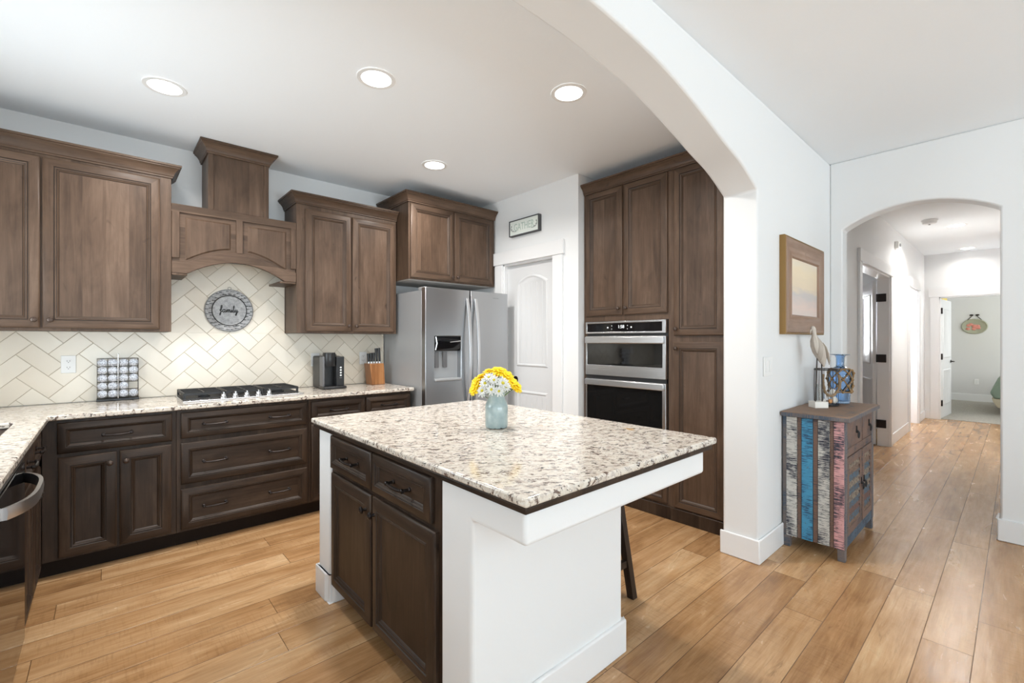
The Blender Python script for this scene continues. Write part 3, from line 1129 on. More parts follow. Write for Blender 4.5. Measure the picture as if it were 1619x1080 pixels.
c = thing('upper_cabinet', 'brown two-door wall cabinet between the range hood and the refrigerator', 'cabinet', (1.59, 4.05, 1.385), 'brown upper wall cabinets')
carcass(FB, 1.145, 2.022, YF, WALLY, 1.387, 2.440, c)
door(FB, 1.212, 1.588, 1.402, 2.400, YF, c, (1.562, 1.452))
door(FB, 1.600, 1.995, 1.402, 2.400, YF, c, (1.630, 1.452))
crown(FB, 1.145, 2.024, YF, WALLY, 2.434, c, True, False)

c = thing('upper_cabinet', 'deep brown two-door wall cabinet above the refrigerator', 'cabinet', (2.53, 3.95, 1.875), 'brown upper wall cabinets')
carcass(FB, 2.030, 3.030, 3.665, WALLY, 1.885, 2.590, c)
door(FB, 2.046, 2.512, 1.898, 2.568, 3.665, c, (2.488, 1.935))
door(FB, 2.526, 2.995, 1.898, 2.568, 3.665, c, (2.552, 1.935))
crown(FB, 2.030, 3.040, 3.665, WALLY, 2.580, c, True, False)
MB().box(2.045, 3.015, 3.69, 4.19, 1.879, 1.8849).build('bottom_panel', 'underside', c)

# ------------------------------------------------------------------ range hood
hd = thing('range_hood', 'arched brown wooden range hood with square chimney over the cooktop', 'range hood', (0.74, 4.05, 1.79))
HX0, HX1, HF = 0.337, 1.143, 3.884


def hood_bottom(x):
    a = (x - 0.74) / 0.315
    return 1.795 + (0.107 * (1 - a * a) if abs(a) < 1 else 0.0)


def samples(x0, x1, n):
    return [x0 + (x1 - x0) * k / n for k in range(n + 1)]


mb = MB()
mb.prism([(HX0, 2.222), (HX1, 2.222), (HX1, 2.275), (HX0, 2.275)], 'xz', HF, HF + 0.03, 'x')
mb.prism([(HX0, 1.9), (HX0 + 0.045, 1.9), (HX0 + 0.045, 2.222), (HX0, 2.222)], 'xz', HF, HF + 0.03)
mb.prism([(0.724, 1.97), (0.768, 1.97), (0.768, 2.222), (0.724, 2.222)], 'xz', HF, HF + 0.03)
mb.prism([(HX1 - 0.038, 1.9), (HX1, 1.9), (HX1, 2.222), (HX1 - 0.038, 2.222)], 'xz', HF, HF + 0.03)
xs = samples(HX0, HX1, 40)
mb.prism([(x, hood_bottom(x) + 0.03) for x in xs] + [(HX1, 2.26), (HX0, 2.26)], 'xz', HF + 0.014, HF + 0.0295, 'x')   # recessed field board
low = [(x, hood_bottom(x)) for x in xs]
up = [(x, max(1.868, hood_bottom(x) + 0.078)) for x in reversed(xs)]
mb.prism(low + up, 'xz', HF, HF + 0.03, 'x')
mb.build('arched_front', 'wood', hd, 0.003)
for x0, x1 in ((0.415, 0.690), (0.800, 1.072)):
    mb = MB()

    def outl_(i):
        xs_ = samples(x0 + i, x1 - i, 10)
        return [(x, hood_bottom(x) + 0.097 + i) for x in xs_] + [(x1 - i, 2.190 - i), (x0 + i, 2.190 - i)]
    mb.rows([[(p[0], y, p[1]) for p in outl_(i)] for i, y in ((0, HF + 0.014), (0.010, HF + 0.006), (0.016, HF + 0.006))], True, False, True)
    mb.build('raised_panel', 'wood', hd)
mb = MB()
mb.box(HX0, HX0 + 0.018, HF + 0.03, WALLY, 1.795, 2.27)
mb.box(HX1 - 0.018, HX1, HF + 0.03, WALLY, 1.795, 2.27)
mb.box(HX0, HX1, HF + 0.03, WALLY, 2.255, 2.275)
mb.build('canopy_box', 'wood', hd)
for x0, x1 in ((1.02, HX1 - 0.001), (HX0 + 0.001, 0.425)):
    MB().box(x0, x1, HF + 0.002, WALLY, 1.780, 1.7945).build('corner_bracket', 'wood', hd, 0.003)
MB().box(HX0 + 0.02, HX1 - 0.02, HF + 0.035, WALLY - 0.01, 1.945, 1.96).build('liner', 'steel', hd)
mb = MB()
mb.box(0.553, 0.946, 3.915, WALLY, 2.275, 2.72)
mb.box(0.551, 0.585, 3.905, 3.93, 2.275, 2.72)
mb.box(0.915, 0.948, 3.905, 3.93, 2.275, 2.72)
mb.build('chimney', 'wood', hd, 0.002)
crown(FB, 0.551, 0.948, 3.905, WALLY, 2.682, hd, True, True)

# ------------------------------------------------------------------ backsplash herringbone
def clip(poly, x0, x1, z0, z1):
    def cut(pts, inside, inter):
        out = []
        for i in range(len(pts)):
            a, b = pts[i], pts[(i + 1) % len(pts)]
            ia, ib = inside(a), inside(b)
            if ia:
                out.append(a)
            if ia != ib:
                out.append(inter(a, b))
        return out

    def ix(v):
        return lambda a, b: (v, a[1] + (b[1] - a[1]) * (v - a[0]) / (b[0] - a[0]))

    def iz(v):
        return lambda a, b: (a[0] + (b[0] - a[0]) * (v - a[1]) / (b[1] - a[1]), v)
    for ins, it in ((lambda p: p[0] >= x0, ix(x0)), (lambda p: p[0] <= x1, ix(x1)), (lambda p: p[1] >= z0, iz(z0)), (lambda p: p[1] <= z1, iz(z1))):
        poly = cut(poly, ins, it)
        if len(poly) < 3:
            return []
    return poly


bs = thing('backsplash', 'cream herringbone tile backsplash behind cooktop and counters', 'backsplash', (0.57, 4.206, 0.915))
REG = [(-0.878, 2.05, 0.916, 1.386), (HX0 + 0.001, HX1 - 0.001, 1.386, 1.94)]
mb = MB()
for x0, x1, z0, z1 in REG:
    mb.box(x0, x1, 4.202, 4.2095, z0, z1)
mb.build('grout', 'grout', bs)
mb = MB()
tint = mb.bm.faces.layers.float.new('tint')
W = 0.1015
G = 0.0012
c45 = math.cos(PI / 4)
ox, oz = 0.655, 1.31
for a in range(-26, 27):
    for b_ in range(-10, 11):
        bx, by = a + 2 * b_, a - 2 * b_
        for (rx0, rx1, ry0, ry1) in ((0, 2, 0, 1), (2, 3, -1, 1)):
            p = [(bx + rx0, by + ry0), (bx + rx1, by + ry0), (bx + rx1, by + ry1), (bx + rx0, by + ry1)]
            g_ = G / W
            p = [(p[0][0] + g_, p[0][1] + g_), (p[1][0] - g_, p[1][1] + g_), (p[2][0] - g_, p[2][1] - g_), (p[3][0] + g_, p[3][1] - g_)]
            q = [(ox + (u - v) * c45 * W, oz + (u + v) * c45 * W) for u, v in p]
            tv = random.random()
            for R in REG:
                r = clip(q, *R)
                if not r:
                    continue
                cx = sum(k[0] for k in r) / len(r)
                cz = sum(k[1] for k in r) / len(r)
                inn = [(k[0] + (cx - k[0]) * 0.02, k[1] + (cz - k[1]) * 0.02) for k in r]
                n0 = len(mb.bm.faces)
                mb.rows([[(k[0], 4.203, k[1]) for k in r], [(k[0], 4.1985, k[1]) for k in r], [(k[0], 4.1975, k[1]) for k in inn]], True, False, True)
                mb.bm.faces.ensure_lookup_table()
                for fi in range(n0, len(mb.bm.faces)):
                    mb.bm.faces[fi][tint] = tv
mb.build('tiles', 'tile', bs, smooth=False)

# ------------------------------------------------------------------ base cabinets along the back wall
YB = 3.575          # face-frame plane of the base cabinets; fronts stand 2 cm proud
c = thing('base_cabinet', 'dark base cabinet with one drawer over two doors in the counter corner', 'cabinet', (0.05, 3.89, 0), 'dark base cabinets under the back counter')
mb = MB()
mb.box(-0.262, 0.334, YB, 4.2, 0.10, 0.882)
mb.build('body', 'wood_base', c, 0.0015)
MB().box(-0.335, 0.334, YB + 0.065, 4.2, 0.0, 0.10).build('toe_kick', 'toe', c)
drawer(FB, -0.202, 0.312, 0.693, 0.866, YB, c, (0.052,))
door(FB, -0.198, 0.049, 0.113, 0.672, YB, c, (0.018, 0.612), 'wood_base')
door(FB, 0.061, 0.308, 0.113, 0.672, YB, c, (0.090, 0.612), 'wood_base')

c = thing('base_cabinet', 'dark base cabinet with three wide drawers under the cooktop', 'cabinet', (0.74, 3.89, 0), 'dark base cabinets under the back counter')
MB().box(0.335, 1.140, YB, 4.2, 0.10, 0.882).build('body', 'wood_base', c, 0.0015)
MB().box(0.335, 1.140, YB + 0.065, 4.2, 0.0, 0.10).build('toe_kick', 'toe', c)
drawer(FB, 0.357, 1.125, 0.700, 0.864, YB, c, (0.541, 0.935))
drawer(FB, 0.357, 1.125, 0.405, 0.669, YB, c, (0.541, 0.935))
drawer(FB, 0.357, 1.125, 0.115, 0.375, YB, c, (0.541, 0.935))

c = thing('base_cabinet', 'dark base cabinet with two small drawers beside the refrigerator', 'cabinet', (1.56, 3.89, 0), 'dark base cabinets under the back counter')
MB().box(1.141, 2.000, YB, 4.2, 0.10, 0.882).build('body', 'wood_base', c, 0.0015)
MB().box(1.141, 2.000, YB + 0.065, 4.2, 0.0, 0.10).build('toe_kick', 'toe', c)
drawer(FB, 1.157, 1.574, 0.715, 0.860, YB, c, (1.366,))
drawer(FB, 1.588, 1.985, 0.715, 0.860, YB, c, (1.787,))
door(FB, 1.157, 1.574, 0.113, 0.690, YB, c, (1.546, 0.635), 'wood_base')
door(FB, 1.588, 1.985, 0.113, 0.690, YB, c, (1.616, 0.635), 'wood_base')

# left run: sink cabinet and dishwasher, faces +X (local x = Y, local y = -X)
XFc = 0.272         # local y of face frame (X = -0.272)
c = thing('sink_cabinet', 'dark sink base cabinet with drawer fronts and doors beside the dishwasher', 'cabinet', (-0.57, 3.1, 0))
MB(FL).box(2.735, 3.569, XFc, 0.876, 0.10, 0.882).build('body', 'wood_base', c, 0.0015)
MB(FL).box(2.735, 3.639, XFc + 0.068, 0.876, 0.0, 0.10).build('toe_kick', 'toe', c)
drawer(FL, 2.75, 3.055, 0.700, 0.864, XFc, c, (2.90,))
drawer(FL, 3.070, 3.415, 0.700, 0.864, XFc, c, (3.245,))
door(FL, 2.75, 3.055, 0.113, 0.672, XFc, c, (3.025, 0.60), 'wood_base', 'bronze')
door(FL, 3.070, 3.415, 0.113, 0.672, XFc, c, (3.10, 0.60), 'wood_base', 'bronze')

dw = thing('dishwasher', 'black and steel dishwasher with a bowed bar handle under the left counter', 'dishwasher', (-0.57, 2.42, 0))
MB(FL).box(2.125, 2.729, XFc + 0.01, 0.85, 0.10, 0.868).build('body', 'black', dw)
MB(FL).box(2.128, 2.727, XFc - 0.024, XFc + 0.008, 0.105, 0.832).build('door', 'black_gloss', dw, 0.003)
MB(FL).box(2.128, 2.727, XFc - 0.020, XFc + 0.008, 0.835, 0.868).build('control_strip', 'steel', dw, 0.003)
mb = MB(FL)
pts = []
for k in range(21):
    a = -1 + 2 * k / 20
    pts.append((2.428 + a * 0.265, XFc - 0.030 - 0.058 * (1 - abs(a) ** 3.2), 0.772))
for i in range(len(pts) - 1):
    pass
rows = []
for (u, y, z) in pts:
    rows.append([(u, y - 0.006, z - 0.020), (u, y - 0.008, z), (u, y - 0.006, z + 0.020), (u, y + 0.006, z + 0.020), (u, y + 0.008, z), (u, y + 0.006, z - 0.020)])
mb.rows(rows)
mb.build('bar_handle', 'steel_handle', dw)
MB(FL).box(2.128, 2.727, XFc + 0.06, 0.80, 0.0, 0.10).build('toe_panel', 'black', dw)
c = thing('end_cabinet', 'dark base cabinet at the near end of the left counter beside the dishwasher', 'cabinet', (-0.57, 1.75, 0))
MB(FL).box(1.26, 2.118, XFc, 0.876, 0.10, 0.882).build('body', 'wood_base', c, 0.0015)
MB(FL).box(1.26, 2.118, XFc + 0.068, 0.876, 0.0, 0.10).build('toe_kick', 'toe', c)
drawer(FL, 1.28, 2.10, 0.700, 0.864, XFc, c, (1.69,))
door(FL, 1.28, 1.685, 0.113, 0.672, XFc, c, (1.655, 0.60), 'wood_base', 'bronze')
door(FL, 1.695, 2.10, 0.113, 0.672, XFc, c, (1.725, 0.60), 'wood_base', 'bronze')

# ------------------------------------------------------------------ granite counter (L shape with sink cut-out)
mb = MB()
CX = [-0.878, -0.76, -0.345, -0.232, 2.018]
CYs = [1.26, 2.755, 3.38, 3.540, 4.196]
cells(mb, CX, CYs, [0.884, 0.914], lambda i, j, k: (j == 3) or (i <= 2 and not (i == 1 and j == 1)))
tag(mb.build('countertop', 'granite', None, 0.007, 3), 'L-shaped cream and brown granite countertop along the back wall', 'countertop')
sk = thing('kitchen_sink', 'dark undermount kitchen sink in the left granite counter', 'sink', (-0.55, 3.04, 0.70))
mb = MB()
cells(mb, [-0.775, -0.765, -0.34, -0.33], [2.740, 2.750, 3.385, 3.395], [0.70, 0.71, 0.8835], lambda i, j, k: k == 0 or i in (0, 2) or j in (0, 2))
mb.build('basin', 'grey_plastic', sk, 0.003)
MB().lathe([(0.045, 0.7105), (0.045, 0.714), (0.03, 0.712)], (-0.55, 3.04, 0), 20).build('drain', 'chrome', sk)

# ------------------------------------------------------------------ cooktop
ct = thing('cooktop', 'black five-burner gas cooktop set into the back granite counter', 'cooktop', (0.76, 3.91, 0.914))
MB().box(0.380, 1.142, 3.685, 4.165, 0.9145, 0.923).build('steel_tray', 'steel', ct, 0.003)
MB().box(0.392, 1.130, 3.780, 4.155, 0.9232, 0.928).build('black_top', 'iron', ct, 0.002)
for bx, by, br in ((0.52, 3.86, 0.036), (0.52, 4.06, 0.045), (0.761, 3.98, 0.058), (1.00, 3.86, 0.045), (1.00, 4.06, 0.036)):
    mb = MB()
    mb.lathe([(br, 0.928), (br, 0.938), (br * 0.75, 0.940), (br * 0.75, 0.948), (br * 0.65, 0.951), (0, 0.951)], (bx, by, 0), 22)
    mb.build('burner', 'iron', ct)
for gx0, gx1 in ((0.392, 0.634), (0.640, 0.882), (0.888, 1.130)):
    mb = MB()
    z0, z1 = 0.950, 0.966
    gy0, gy1 = 3.785, 4.15
    for x in (gx0, gx1 - 0.012):
        mb.box(x, x + 0.012, gy0, gy1, z0, z1)
    for y in (gy0, gy1 - 0.012):
        mb.box(gx0 + 0.012, gx1 - 0.012, y, y + 0.012, z0, z1)
    xm = (gx0 + gx1) / 2
    mb.box(xm - 0.005, xm + 0.005, gy0 + 0.012, gy1 - 0.012, z0 + 0.002, z1 + 0.002)
    for f_ in (0.22, 0.5, 0.78):
        y = gy0 + (gy1 - gy0) * f_
        mb.box(gx0 + 0.012, gx1 - 0.012, y - 0.005, y + 0.005, z0 + 0.002, z1 + 0.002)
    for x in (gx0, gx1 - 0.014):
        for y in (gy0, gy1 - 0.014):
            mb.box(x, x + 0.014, y, y + 0.014, 0.928, z0)
    mb.build('grate', 'iron', ct, 0.0015)
for kx in (0.617, 0.689, 0.761, 0.836, 0.909):
    mb = MB()
    mb.lathe([(0.021, 0.9232), (0.021, 0.930), (0.016, 0.934), (0.015, 0.950), (0.012, 0.953), (0, 0.953)], (kx, 3.735, 0), 18)
    mb.box(kx - 0.004, kx + 0.004, 3.717, 3.753, 0.953, 0.964)
    mb.build('knob', 'chrome', ct)

# ------------------------------------------------------------------ family sign
fs = thing('wall_plaque', 'round metal family sign hung on the tile above the cooktop', 'sign', (0.733, 4.19, 1.564))
mb = MB()
FC = (0.733, 4.1965, 1.564)
mb.lathe([(0.166, 0.0), (0.168, -0.012), (0.160, -0.017), (0.118, -0.013), (0.112, -0.008)], FC, 56, 'y', True, False)
for ring_, cnt, rr in ((0, 26, 0.152), (1, 26, 0.130)):
    for k in range(cnt):
        a = 2 * PI * (k + 0.5 * ring_ + random.uniform(-0.2, 0.2)) / cnt
        ln = random.uniform(0.016, 0.032)
        ca, sa = math.cos(a), math.sin(a)
        c0 = Vector((FC[0] + rr * ca, FC[1] - 0.0175, FC[2] + rr * sa))
        tdir = Vector((1, 0, 0)) if abs(sa) > 0.0 else Vector((1, 0, 0))
        n_ = Vector((0, 0, 1))
        w_ = random.uniform(0.0022, 0.0042)
        P0, P1 = c0 - tdir * ln / 2, c0 + tdir * ln / 2
        mb.face([tuple(P0 - n_ * w_), tuple(P1 - n_ * w_ * 0.4), tuple(P1 + n_ * w_ * 0.4), tuple(P0 + n_ * w_)], 'z', 1)
mb.build('rim', ['galv', 'ink'], fs)
MB().lathe([(0.113, -0.002), (0.113, -0.009), (0.0, -0.009)], FC, 48, 'y').build('face_disc', 'galv', fs)
mb = MB()
mb.lathe([(0.116, -0.0145), (0.119, -0.0155), (0.122, -0.0145)], FC, 48, 'y', False, False)
mb.build('dark_ring', 'ink', fs)
mb = MB()
hook = [(FC[0] + 0.012 * math.cos(a), FC[1] - 0.008, FC[2] + 0.176 + 0.010 * math.sin(a)) for a in [2 * PI * k / 14 for k in range(15)]]
mb.tube(hook, 0.0012, 6)
mb.build('hanging_loop', 'wire', fs)


def catmull(pts, n=8):
    out = []
    P = [pts[0]] + list(pts) + [pts[-1]]
    for i in range(1, len(P) - 2):
        p0, p1, p2, p3 = P[i - 1], P[i], P[i + 1], P[i + 2]
        for k in range(n):
            t_ = k / n
            out.append(tuple(0.5 * ((2 * p1[j]) + (-p0[j] + p2[j]) * t_ + (2 * p0[j] - 5 * p1[j] + 4 * p2[j] - p3[j]) * t_ ** 2 + (-p0[j] + 3 * p1[j] - 3 * p2[j] + p3[j]) * t_ ** 3) for j in range(len(p1))))
    out.append(tuple(pts[-1]))
    return out


SCRIPT = [
    # f
    [(-4.6, 0.6), (-4.0, 1.5), (-3.6, 2.9), (-3.75, 3.4), (-4.1, 2.6), (-4.15, 0.4), (-4.3, -1.2), (-4.55, -1.4), (-4.5, -0.6), (-4.0, 0.1), (-3.5, 0.5)],
    [(-4.7, 1.15), (-3.5, 1.25)],
    # a
    [(-2.3, 1.2), (-2.8, 1.4), (-3.25, 0.9), (-3.2, 0.15), (-2.8, 0.0), (-2.4, 0.6), (-2.25, 1.3), (-2.3, 0.4), (-2.05, 0.0), (-1.7, 0.5)],
    # m
    [(-1.75, 0.4), (-1.5, 1.35), (-1.45, 0.0), (-1.35, 0.7), (-1.0, 1.4), (-0.8, 1.0), (-0.82, 0.0), (-0.7, 0.7), (-0.35, 1.4), (-0.15, 1.0), (-0.15, 0.2), (0.1, 0.0), (0.4, 0.5)],
    # i
    [(0.35, 0.4), (0.6, 1.35), (0.55, 0.3), (0.75, 0.0), (1.05, 0.5)],
    [(0.68, 1.95), (0.74, 2.05)],
    # l
    [(1.0, 0.4), (1.5, 1.9), (1.75, 3.1), (1.6, 3.3), (1.4, 2.4), (1.35, 0.4), (1.6, 0.0), (1.95, 0.5)],
    # y
    [(1.95, 0.6), (2.2, 1.35), (2.2, 0.4), (2.5, 0.05), (2.85, 0.6), (3.0, 1.4), (2.95, 0.0), (2.75, -1.2), (2.35, -1.5), (2.3, -1.0), (2.9, -0.2), (3.7, 0.6)],
]
mb = MB()
SCL = 0.0155
for st in SCRIPT:
    pts = catmull(st, 7) if len(st) > 2 else st
    p3 = [(FC[0] + (p[0] + 0.35) * SCL, FC[1] - 0.0105, FC[2] + (p[1] - 0.85) * SCL) for p in pts]
    mb.tube(p3, [0.0022 + 0.0012 * abs(math.sin(i * 0.45)) for i in range(len(p3))], 6)
mb.build('lettering', 'ink', fs)


# ------------------------------------------------------------------ outlets and switches
def outlet(M, u, z, y, label, group='white wall outlets'):
    p = M @ Vector((u, y, z))
    o = thing('wall_outlet', label, 'outlet', tuple(p), group)
    MB(M).box(u - 0.036, u + 0.036, y - 0.006, y, z - 0.058, z + 0.058).build('cover_plate', 'white_plastic', o, 0.002)
    for dz in (0.021, -0.021):
        mb = MB(M)
        mb.lathe([(0.0165, 0), (0.0165, -0.0085), (0.0, -0.0085)], (u, y - 0.0005, z + dz), 20, 'y')
        s_ = mb.build('socket', 'white_plastic', o)
        mb = MB(M)
        mb.box(u - 0.0075, u - 0.0055, y - 0.0095, y - 0.0085, z + dz - 0.003, z + dz + 0.006)
        mb.box(u + 0.0055, u + 0.0075, y - 0.0095, y - 0.0085, z + dz - 0.003, z + dz + 0.006)
        mb.box(u - 0.002, u + 0.002, y - 0.0095, y - 0.0085, z + dz - 0.010, z + dz - 0.006)
        mb.build('slots', 'dark_slot', s_)
    return o


outlet(FB, -0.184, 1.169, 4.197, 'white double outlet on the tile left of the coffee pod rack')
outlet(FB, 1.395, 1.155, 4.197, 'white outlet half hidden behind the black coffee maker')
outlet(FB, 1.838, 1.157, 4.197, 'white outlet behind the knife block')
outlet(FR, -0.60, 0.43, 14.0, 'white outlet low on the far bedroom wall')

sw = thing('light_switch', 'white double rocker light switch on the arch column wall', 'switch', (3.03, 1.03, 1.168))
MB().box(2.955, 3.095, 1.022, 1.029, 1.110, 1.228).build('cover_plate', 'white_plastic', sw, 0.002)
for u in (2.995, 3.055):
    MB().box(u - 0.017, u + 0.017, 1.017, 1.022, 1.135, 1.203).build('rocker', 'white_plastic', sw, 0.002)

# ------------------------------------------------------------------ coffee pod rack with pods
rk = thing('pod_rack', 'black wire coffee pod rack standing on the counter by the tile', 'rack', (0.065, 4.155, 0.915))
RX0, RX1 = -0.045, 0.172
MB().box(RX0 - 0.003, RX1 + 0.003, 4.122, 4.192, 0.9148, 0.930).build('base', 'black', rk, 0.003)
mb = MB()
for x in (RX0 + 0.002, RX1 - 0.002):
    for y in (4.126, 4.150, 4.188):
        mb.tube([(x, y, 0.928), (x, y, 1.204)], 0.0013, 6)
    for z in (0.935, 0.988, 1.041, 1.094, 1.147, 1.203):
        mb.tube([(x, 4.126, z), (x, 4.188, z)], 0.0013, 6)
for z in (0.935, 0.988, 1.041, 1.094, 1.147, 1.203):
    mb.tube([(RX0, 4.150, z), (RX1, 4.150, z)], 0.0013, 6)
    mb.tube([(RX0, 4.188, z), (RX1, 4.188, z)], 0.0013, 6)
for x in (RX0 + 0.055, RX0 + 0.163):
    mb.tube([(x, 4.150, 0.928), (x, 4.150, 1.203)], 0.0013, 6)
mb.build('wire_frame', 'wire', rk)
mb = MB()
mb.tube([(0.0635, 4.128, 0.928), (0.0635, 4.128, 1.232)], 0.0028, 8)
mb.sphere((0.0635, 4.128, 1.234), 0.0045, 8, 6)
mb.build('centre_post', 'chrome', rk)
pod0 = None
names_r = ['top', 'second', 'third', 'fourth', 'bottom']
names_c = ['left', 'second', 'third', 'right']
for r_ in range(5):
    for c_ in range(4):
        if r_ == 3 and c_ == 3:
            continue
        u = RX0 + 0.0285 + c_ * 0.0535 + (0.001 if c_ > 1 else -0.001)
        z = 1.176 - r_ * 0.0532
        lab = 'coffee pod in the %s row and %s column of the wire rack' % (names_r[r_], {'left': 'far left', 'second': 'second', 'third': 'third', 'right': 'far right'}[names_c[c_]])
        if pod0 is None:
            pod0 = thing('coffee_pod', lab, 'coffee pod', (u, 4.140, z), 'coffee pods in the wire rack')
            mb = MB()
            mb.lathe([(0.0252, -0.001), (0.0252, -0.0025), (0.0242, -0.003), (0, -0.0026)], (u, 4.140, z), 24, 'y', False, True)
            mb.build('foil_lid', 'pod_lid', pod0)
            MB().lathe([(0.0256, -0.001), (0.0235, 0.001), (0.0185, 0.040), (0, 0.041)], (u, 4.140, z), 24, 'y').build('cup', 'pod_cup', pod0)
        else:
            dup(pod0, (u, 4.140, z), lab)

# ------------------------------------------------------------------ coffee maker
cm = thing('coffee_maker', 'black single-serve coffee maker on the counter right of the cooktop', 'coffee maker', (1.45, 4.0, 0.9145))
mb = MB()
mb.box(1.358, 1.538, 3.975, 4.150, 0.9146, 1.192)
mb.build('body', 'black', cm, 0.012, 3)
MB().box(1.352, 1.545, 3.850, 3.985, 0.9148, 0.938).build('drip_tray', 'black', cm, 0.008, 3)
mb = MB()
mb.box(1.357, 1.374, 3.895, 3.980, 0.935, 1.190)
mb.build('side_wing', 'grey_plastic', cm, 0.006, 3)
MB().box(1.470, 1.539, 3.895, 3.980, 0.935, 1.188).build('button_panel', 'black', cm, 0.006, 3)
mb = MB()
mb.lathe([(0.050, 1.108), (0.052, 1.112), (0.052, 1.212), (0.049, 1.222), (0.0, 1.224)], (1.420, 3.925, 0), 32)
mb.build('brew_head', 'black', cm)
for k, z in enumerate((1.094, 1.072, 1.049, 1.027)):
    MB().lathe([(0.0075, 0), (0.0075, -0.002), (0, -0.0022)], (1.508, 3.895, z), 14, 'y').build('button', 'white_plastic', cm)
MB().box(1.498, 1.518, 3.8942, 3.895, 1.003, 1.006).build('maker_mark', 'grey_mark', cm)
MB().box(1.49, 1.53, 4.05, 4.13, 1.192, 1.204).build('reservoir_lid', 'black', cm, 0.003)

# ------------------------------------------------------------------ knife block and knives
kb = thing('knife_block', 'amber wooden knife block on the counter next to the refrigerator', 'knife block', (1.885, 4.04, 0.9145))
mb = MB()
mb.prism([(1.830, 0.9146), (1.958, 0.9146), (1.946, 1.112), (1.808, 1.112)], 'xz', 3.975, 4.105)
mb.build('block', 'knife_block', kb, 0.004)
kn_labels = ['leftmost short black knife in the wooden block', 'second short black knife from the left in the wooden block',
             'middle short black knife in the wooden block', 'taller black knife beside the end one in the wooden block',
             'rightmost tall black knife in the wooden block']
kn = None
for k, (u, top) in enumerate(((1.822, 1.205), (1.848, 1.209), (1.874, 1.211), (1.902, 1.252), (1.930, 1.255))):
    base = (u, 4.03, 1.1125)
    t_ = thing('kitchen_knife', kn_labels[k], 'knife', base, 'black handled knives in the block')
    lean = -0.07
    h = top - 1.1125
    mb = MB()
    mb.tube([(u + lean * 0.016, 4.03, 1.1285), (u + lean * h * 0.5, 4.03, 1.1125 + h * 0.5), (u + lean * h, 4.03, top)], [0.0085, 0.0095, 0.0105], 10, squash=(0.8, 1.3))
    mb.build('handle', 'black', t_)
    mb = MB()
    mb.tube([(u, 4.03, 1.1126), (u + lean * 0.016, 4.03, 1.1284)], [0.0085, 0.0088], 10, squash=(0.8, 1.35))
    mb.build('bolster', 'chrome', t_)

# ------------------------------------------------------------------ refrigerator
fr = thing('refrigerator', 'stainless side-by-side refrigerator with water and ice dispenser', 'refrigerator', (2.51, 3.8, 0))
MB().box(2.047, 2.968, 3.468, 4.17, 0.03, 1.765).build('body', 'fridge_side', fr, 0.004)
MB().box(2.054, 2.962, 3.452, 3.468, 0.06, 1.76).build('gasket', 'gasket', fr)
mb = MB()
for x in (2.075, 2.94):
    mb.box(x - 0.03, x + 0.03, 3.42, 3.52, 1.765, 1.792)
mb.build('hinge_cover', 'fridge_side', fr, 0.004)
mb = MB()
mb.box(2.06, 2.955, 3.47, 3.52, 0.0, 0.03)
mb.build('foot_grille', 'black', fr)
FY0, FY1 = 3.39, 3.452
DX0, DX1, DZ0, DZ1 = 2.131, 2.413, 0.968, 1.366
fd = MB()
cells(fd, [2.040, DX0, DX1, 2.509], [FY0, FY1], [0.06, DZ0, DZ1, 1.788], lambda i, j, k: not (i == 1 and k == 1))
fd = fd.build('freezer_door', 'steel_fridge', fr, 0.004)
MB().box(2.525, 2.976, FY0, FY1, 0.06, 1.788).build('fridge_door', 'steel_fridge', fr, 0.004)
fdoor = [o for o in fr.children if o.name.startswith('fridge_door')][0]
mb = MB()
mb.box(DX0 + 0.001, DX1 - 0.001, FY1 - 0.006, FY1 - 0.001, DZ0 + 0.001, DZ1 - 0.001)
mb.build('dispenser_back', 'fridge_side', fd)
mb = MB()
mb.prism([(FY0 - 0.002, DZ1 - 0.003), (FY1 - 0.007, DZ1 - 0.003), (FY1 - 0.007, 1.232), (FY0 + 0.020, 1.232), (FY0 + 0.004, 1.26)], 'yz', DX0 + 0.002, DX1 - 0.002)
mb.build('dispenser_control', 'black_gloss', fd, 0.003)
mb = MB()
mb.tube([(DX0 + 0.012, FY0 - 0.002, 1.358), (DX0 + 0.022, FY0 - 0.004, 1.30), (DX0 + 0.012, FY0 + 0.004, 1.242)], 0.006, 8)
mb.tube([(2.29, FY0 - 0.004, 1.312), (DX1 - 0.006, FY0 - 0.004, 1.322)], 0.005, 8)
mb.build('dispenser_bezel', 'chrome', fd)
for x in (2.175, 2.262):
    MB().box(x - 0.022, x + 0.022, FY0 + 0.030, FY0 + 0.038, 1.085, 1.225).build('dispenser_paddle', 'grey_plastic', fd, 0.004)
MB().box(DX0 + 0.002, DX1 - 0.002, FY0 - 0.012, FY1 - 0.007, DZ0 + 0.001, DZ0 + 0.022).build('dispenser_tray', 'fridge_side', fd, 0.004)
for hx, par in ((2.478, fd), (2.572, fdoor)):
    mb = MB()
    rows = []
    for k in range(25):
        a = -1 + 2 * k / 24
        z = 1.215 + a * 0.50
        y = FY0 - 0.010 - 0.052 * (1 - a * a)
        rows.append([(hx - 0.014, y - 0.005, z), (hx + 0.014, y - 0.005, z), (hx + 0.014, y + 0.009, z), (hx - 0.014, y + 0.009, z)])
    mb.rows(rows)
    for z in (0.725, 1.705):
        mb.box(hx - 0.012, hx + 0.012, FY0 - 0.012, FY0 + 0.0, z - 0.012, z + 0.012)
    mb.build('handle', 'steel_handle', par, 0.002)
mb = MB()
for k in range(7):
    mb.box(2.790 + k * 0.0105, 2.796 + k * 0.0105, FY0 - 0.0012, FY0, 1.731, 1.738)
mb.build('maker_mark', 'grey_mark', fdoor)

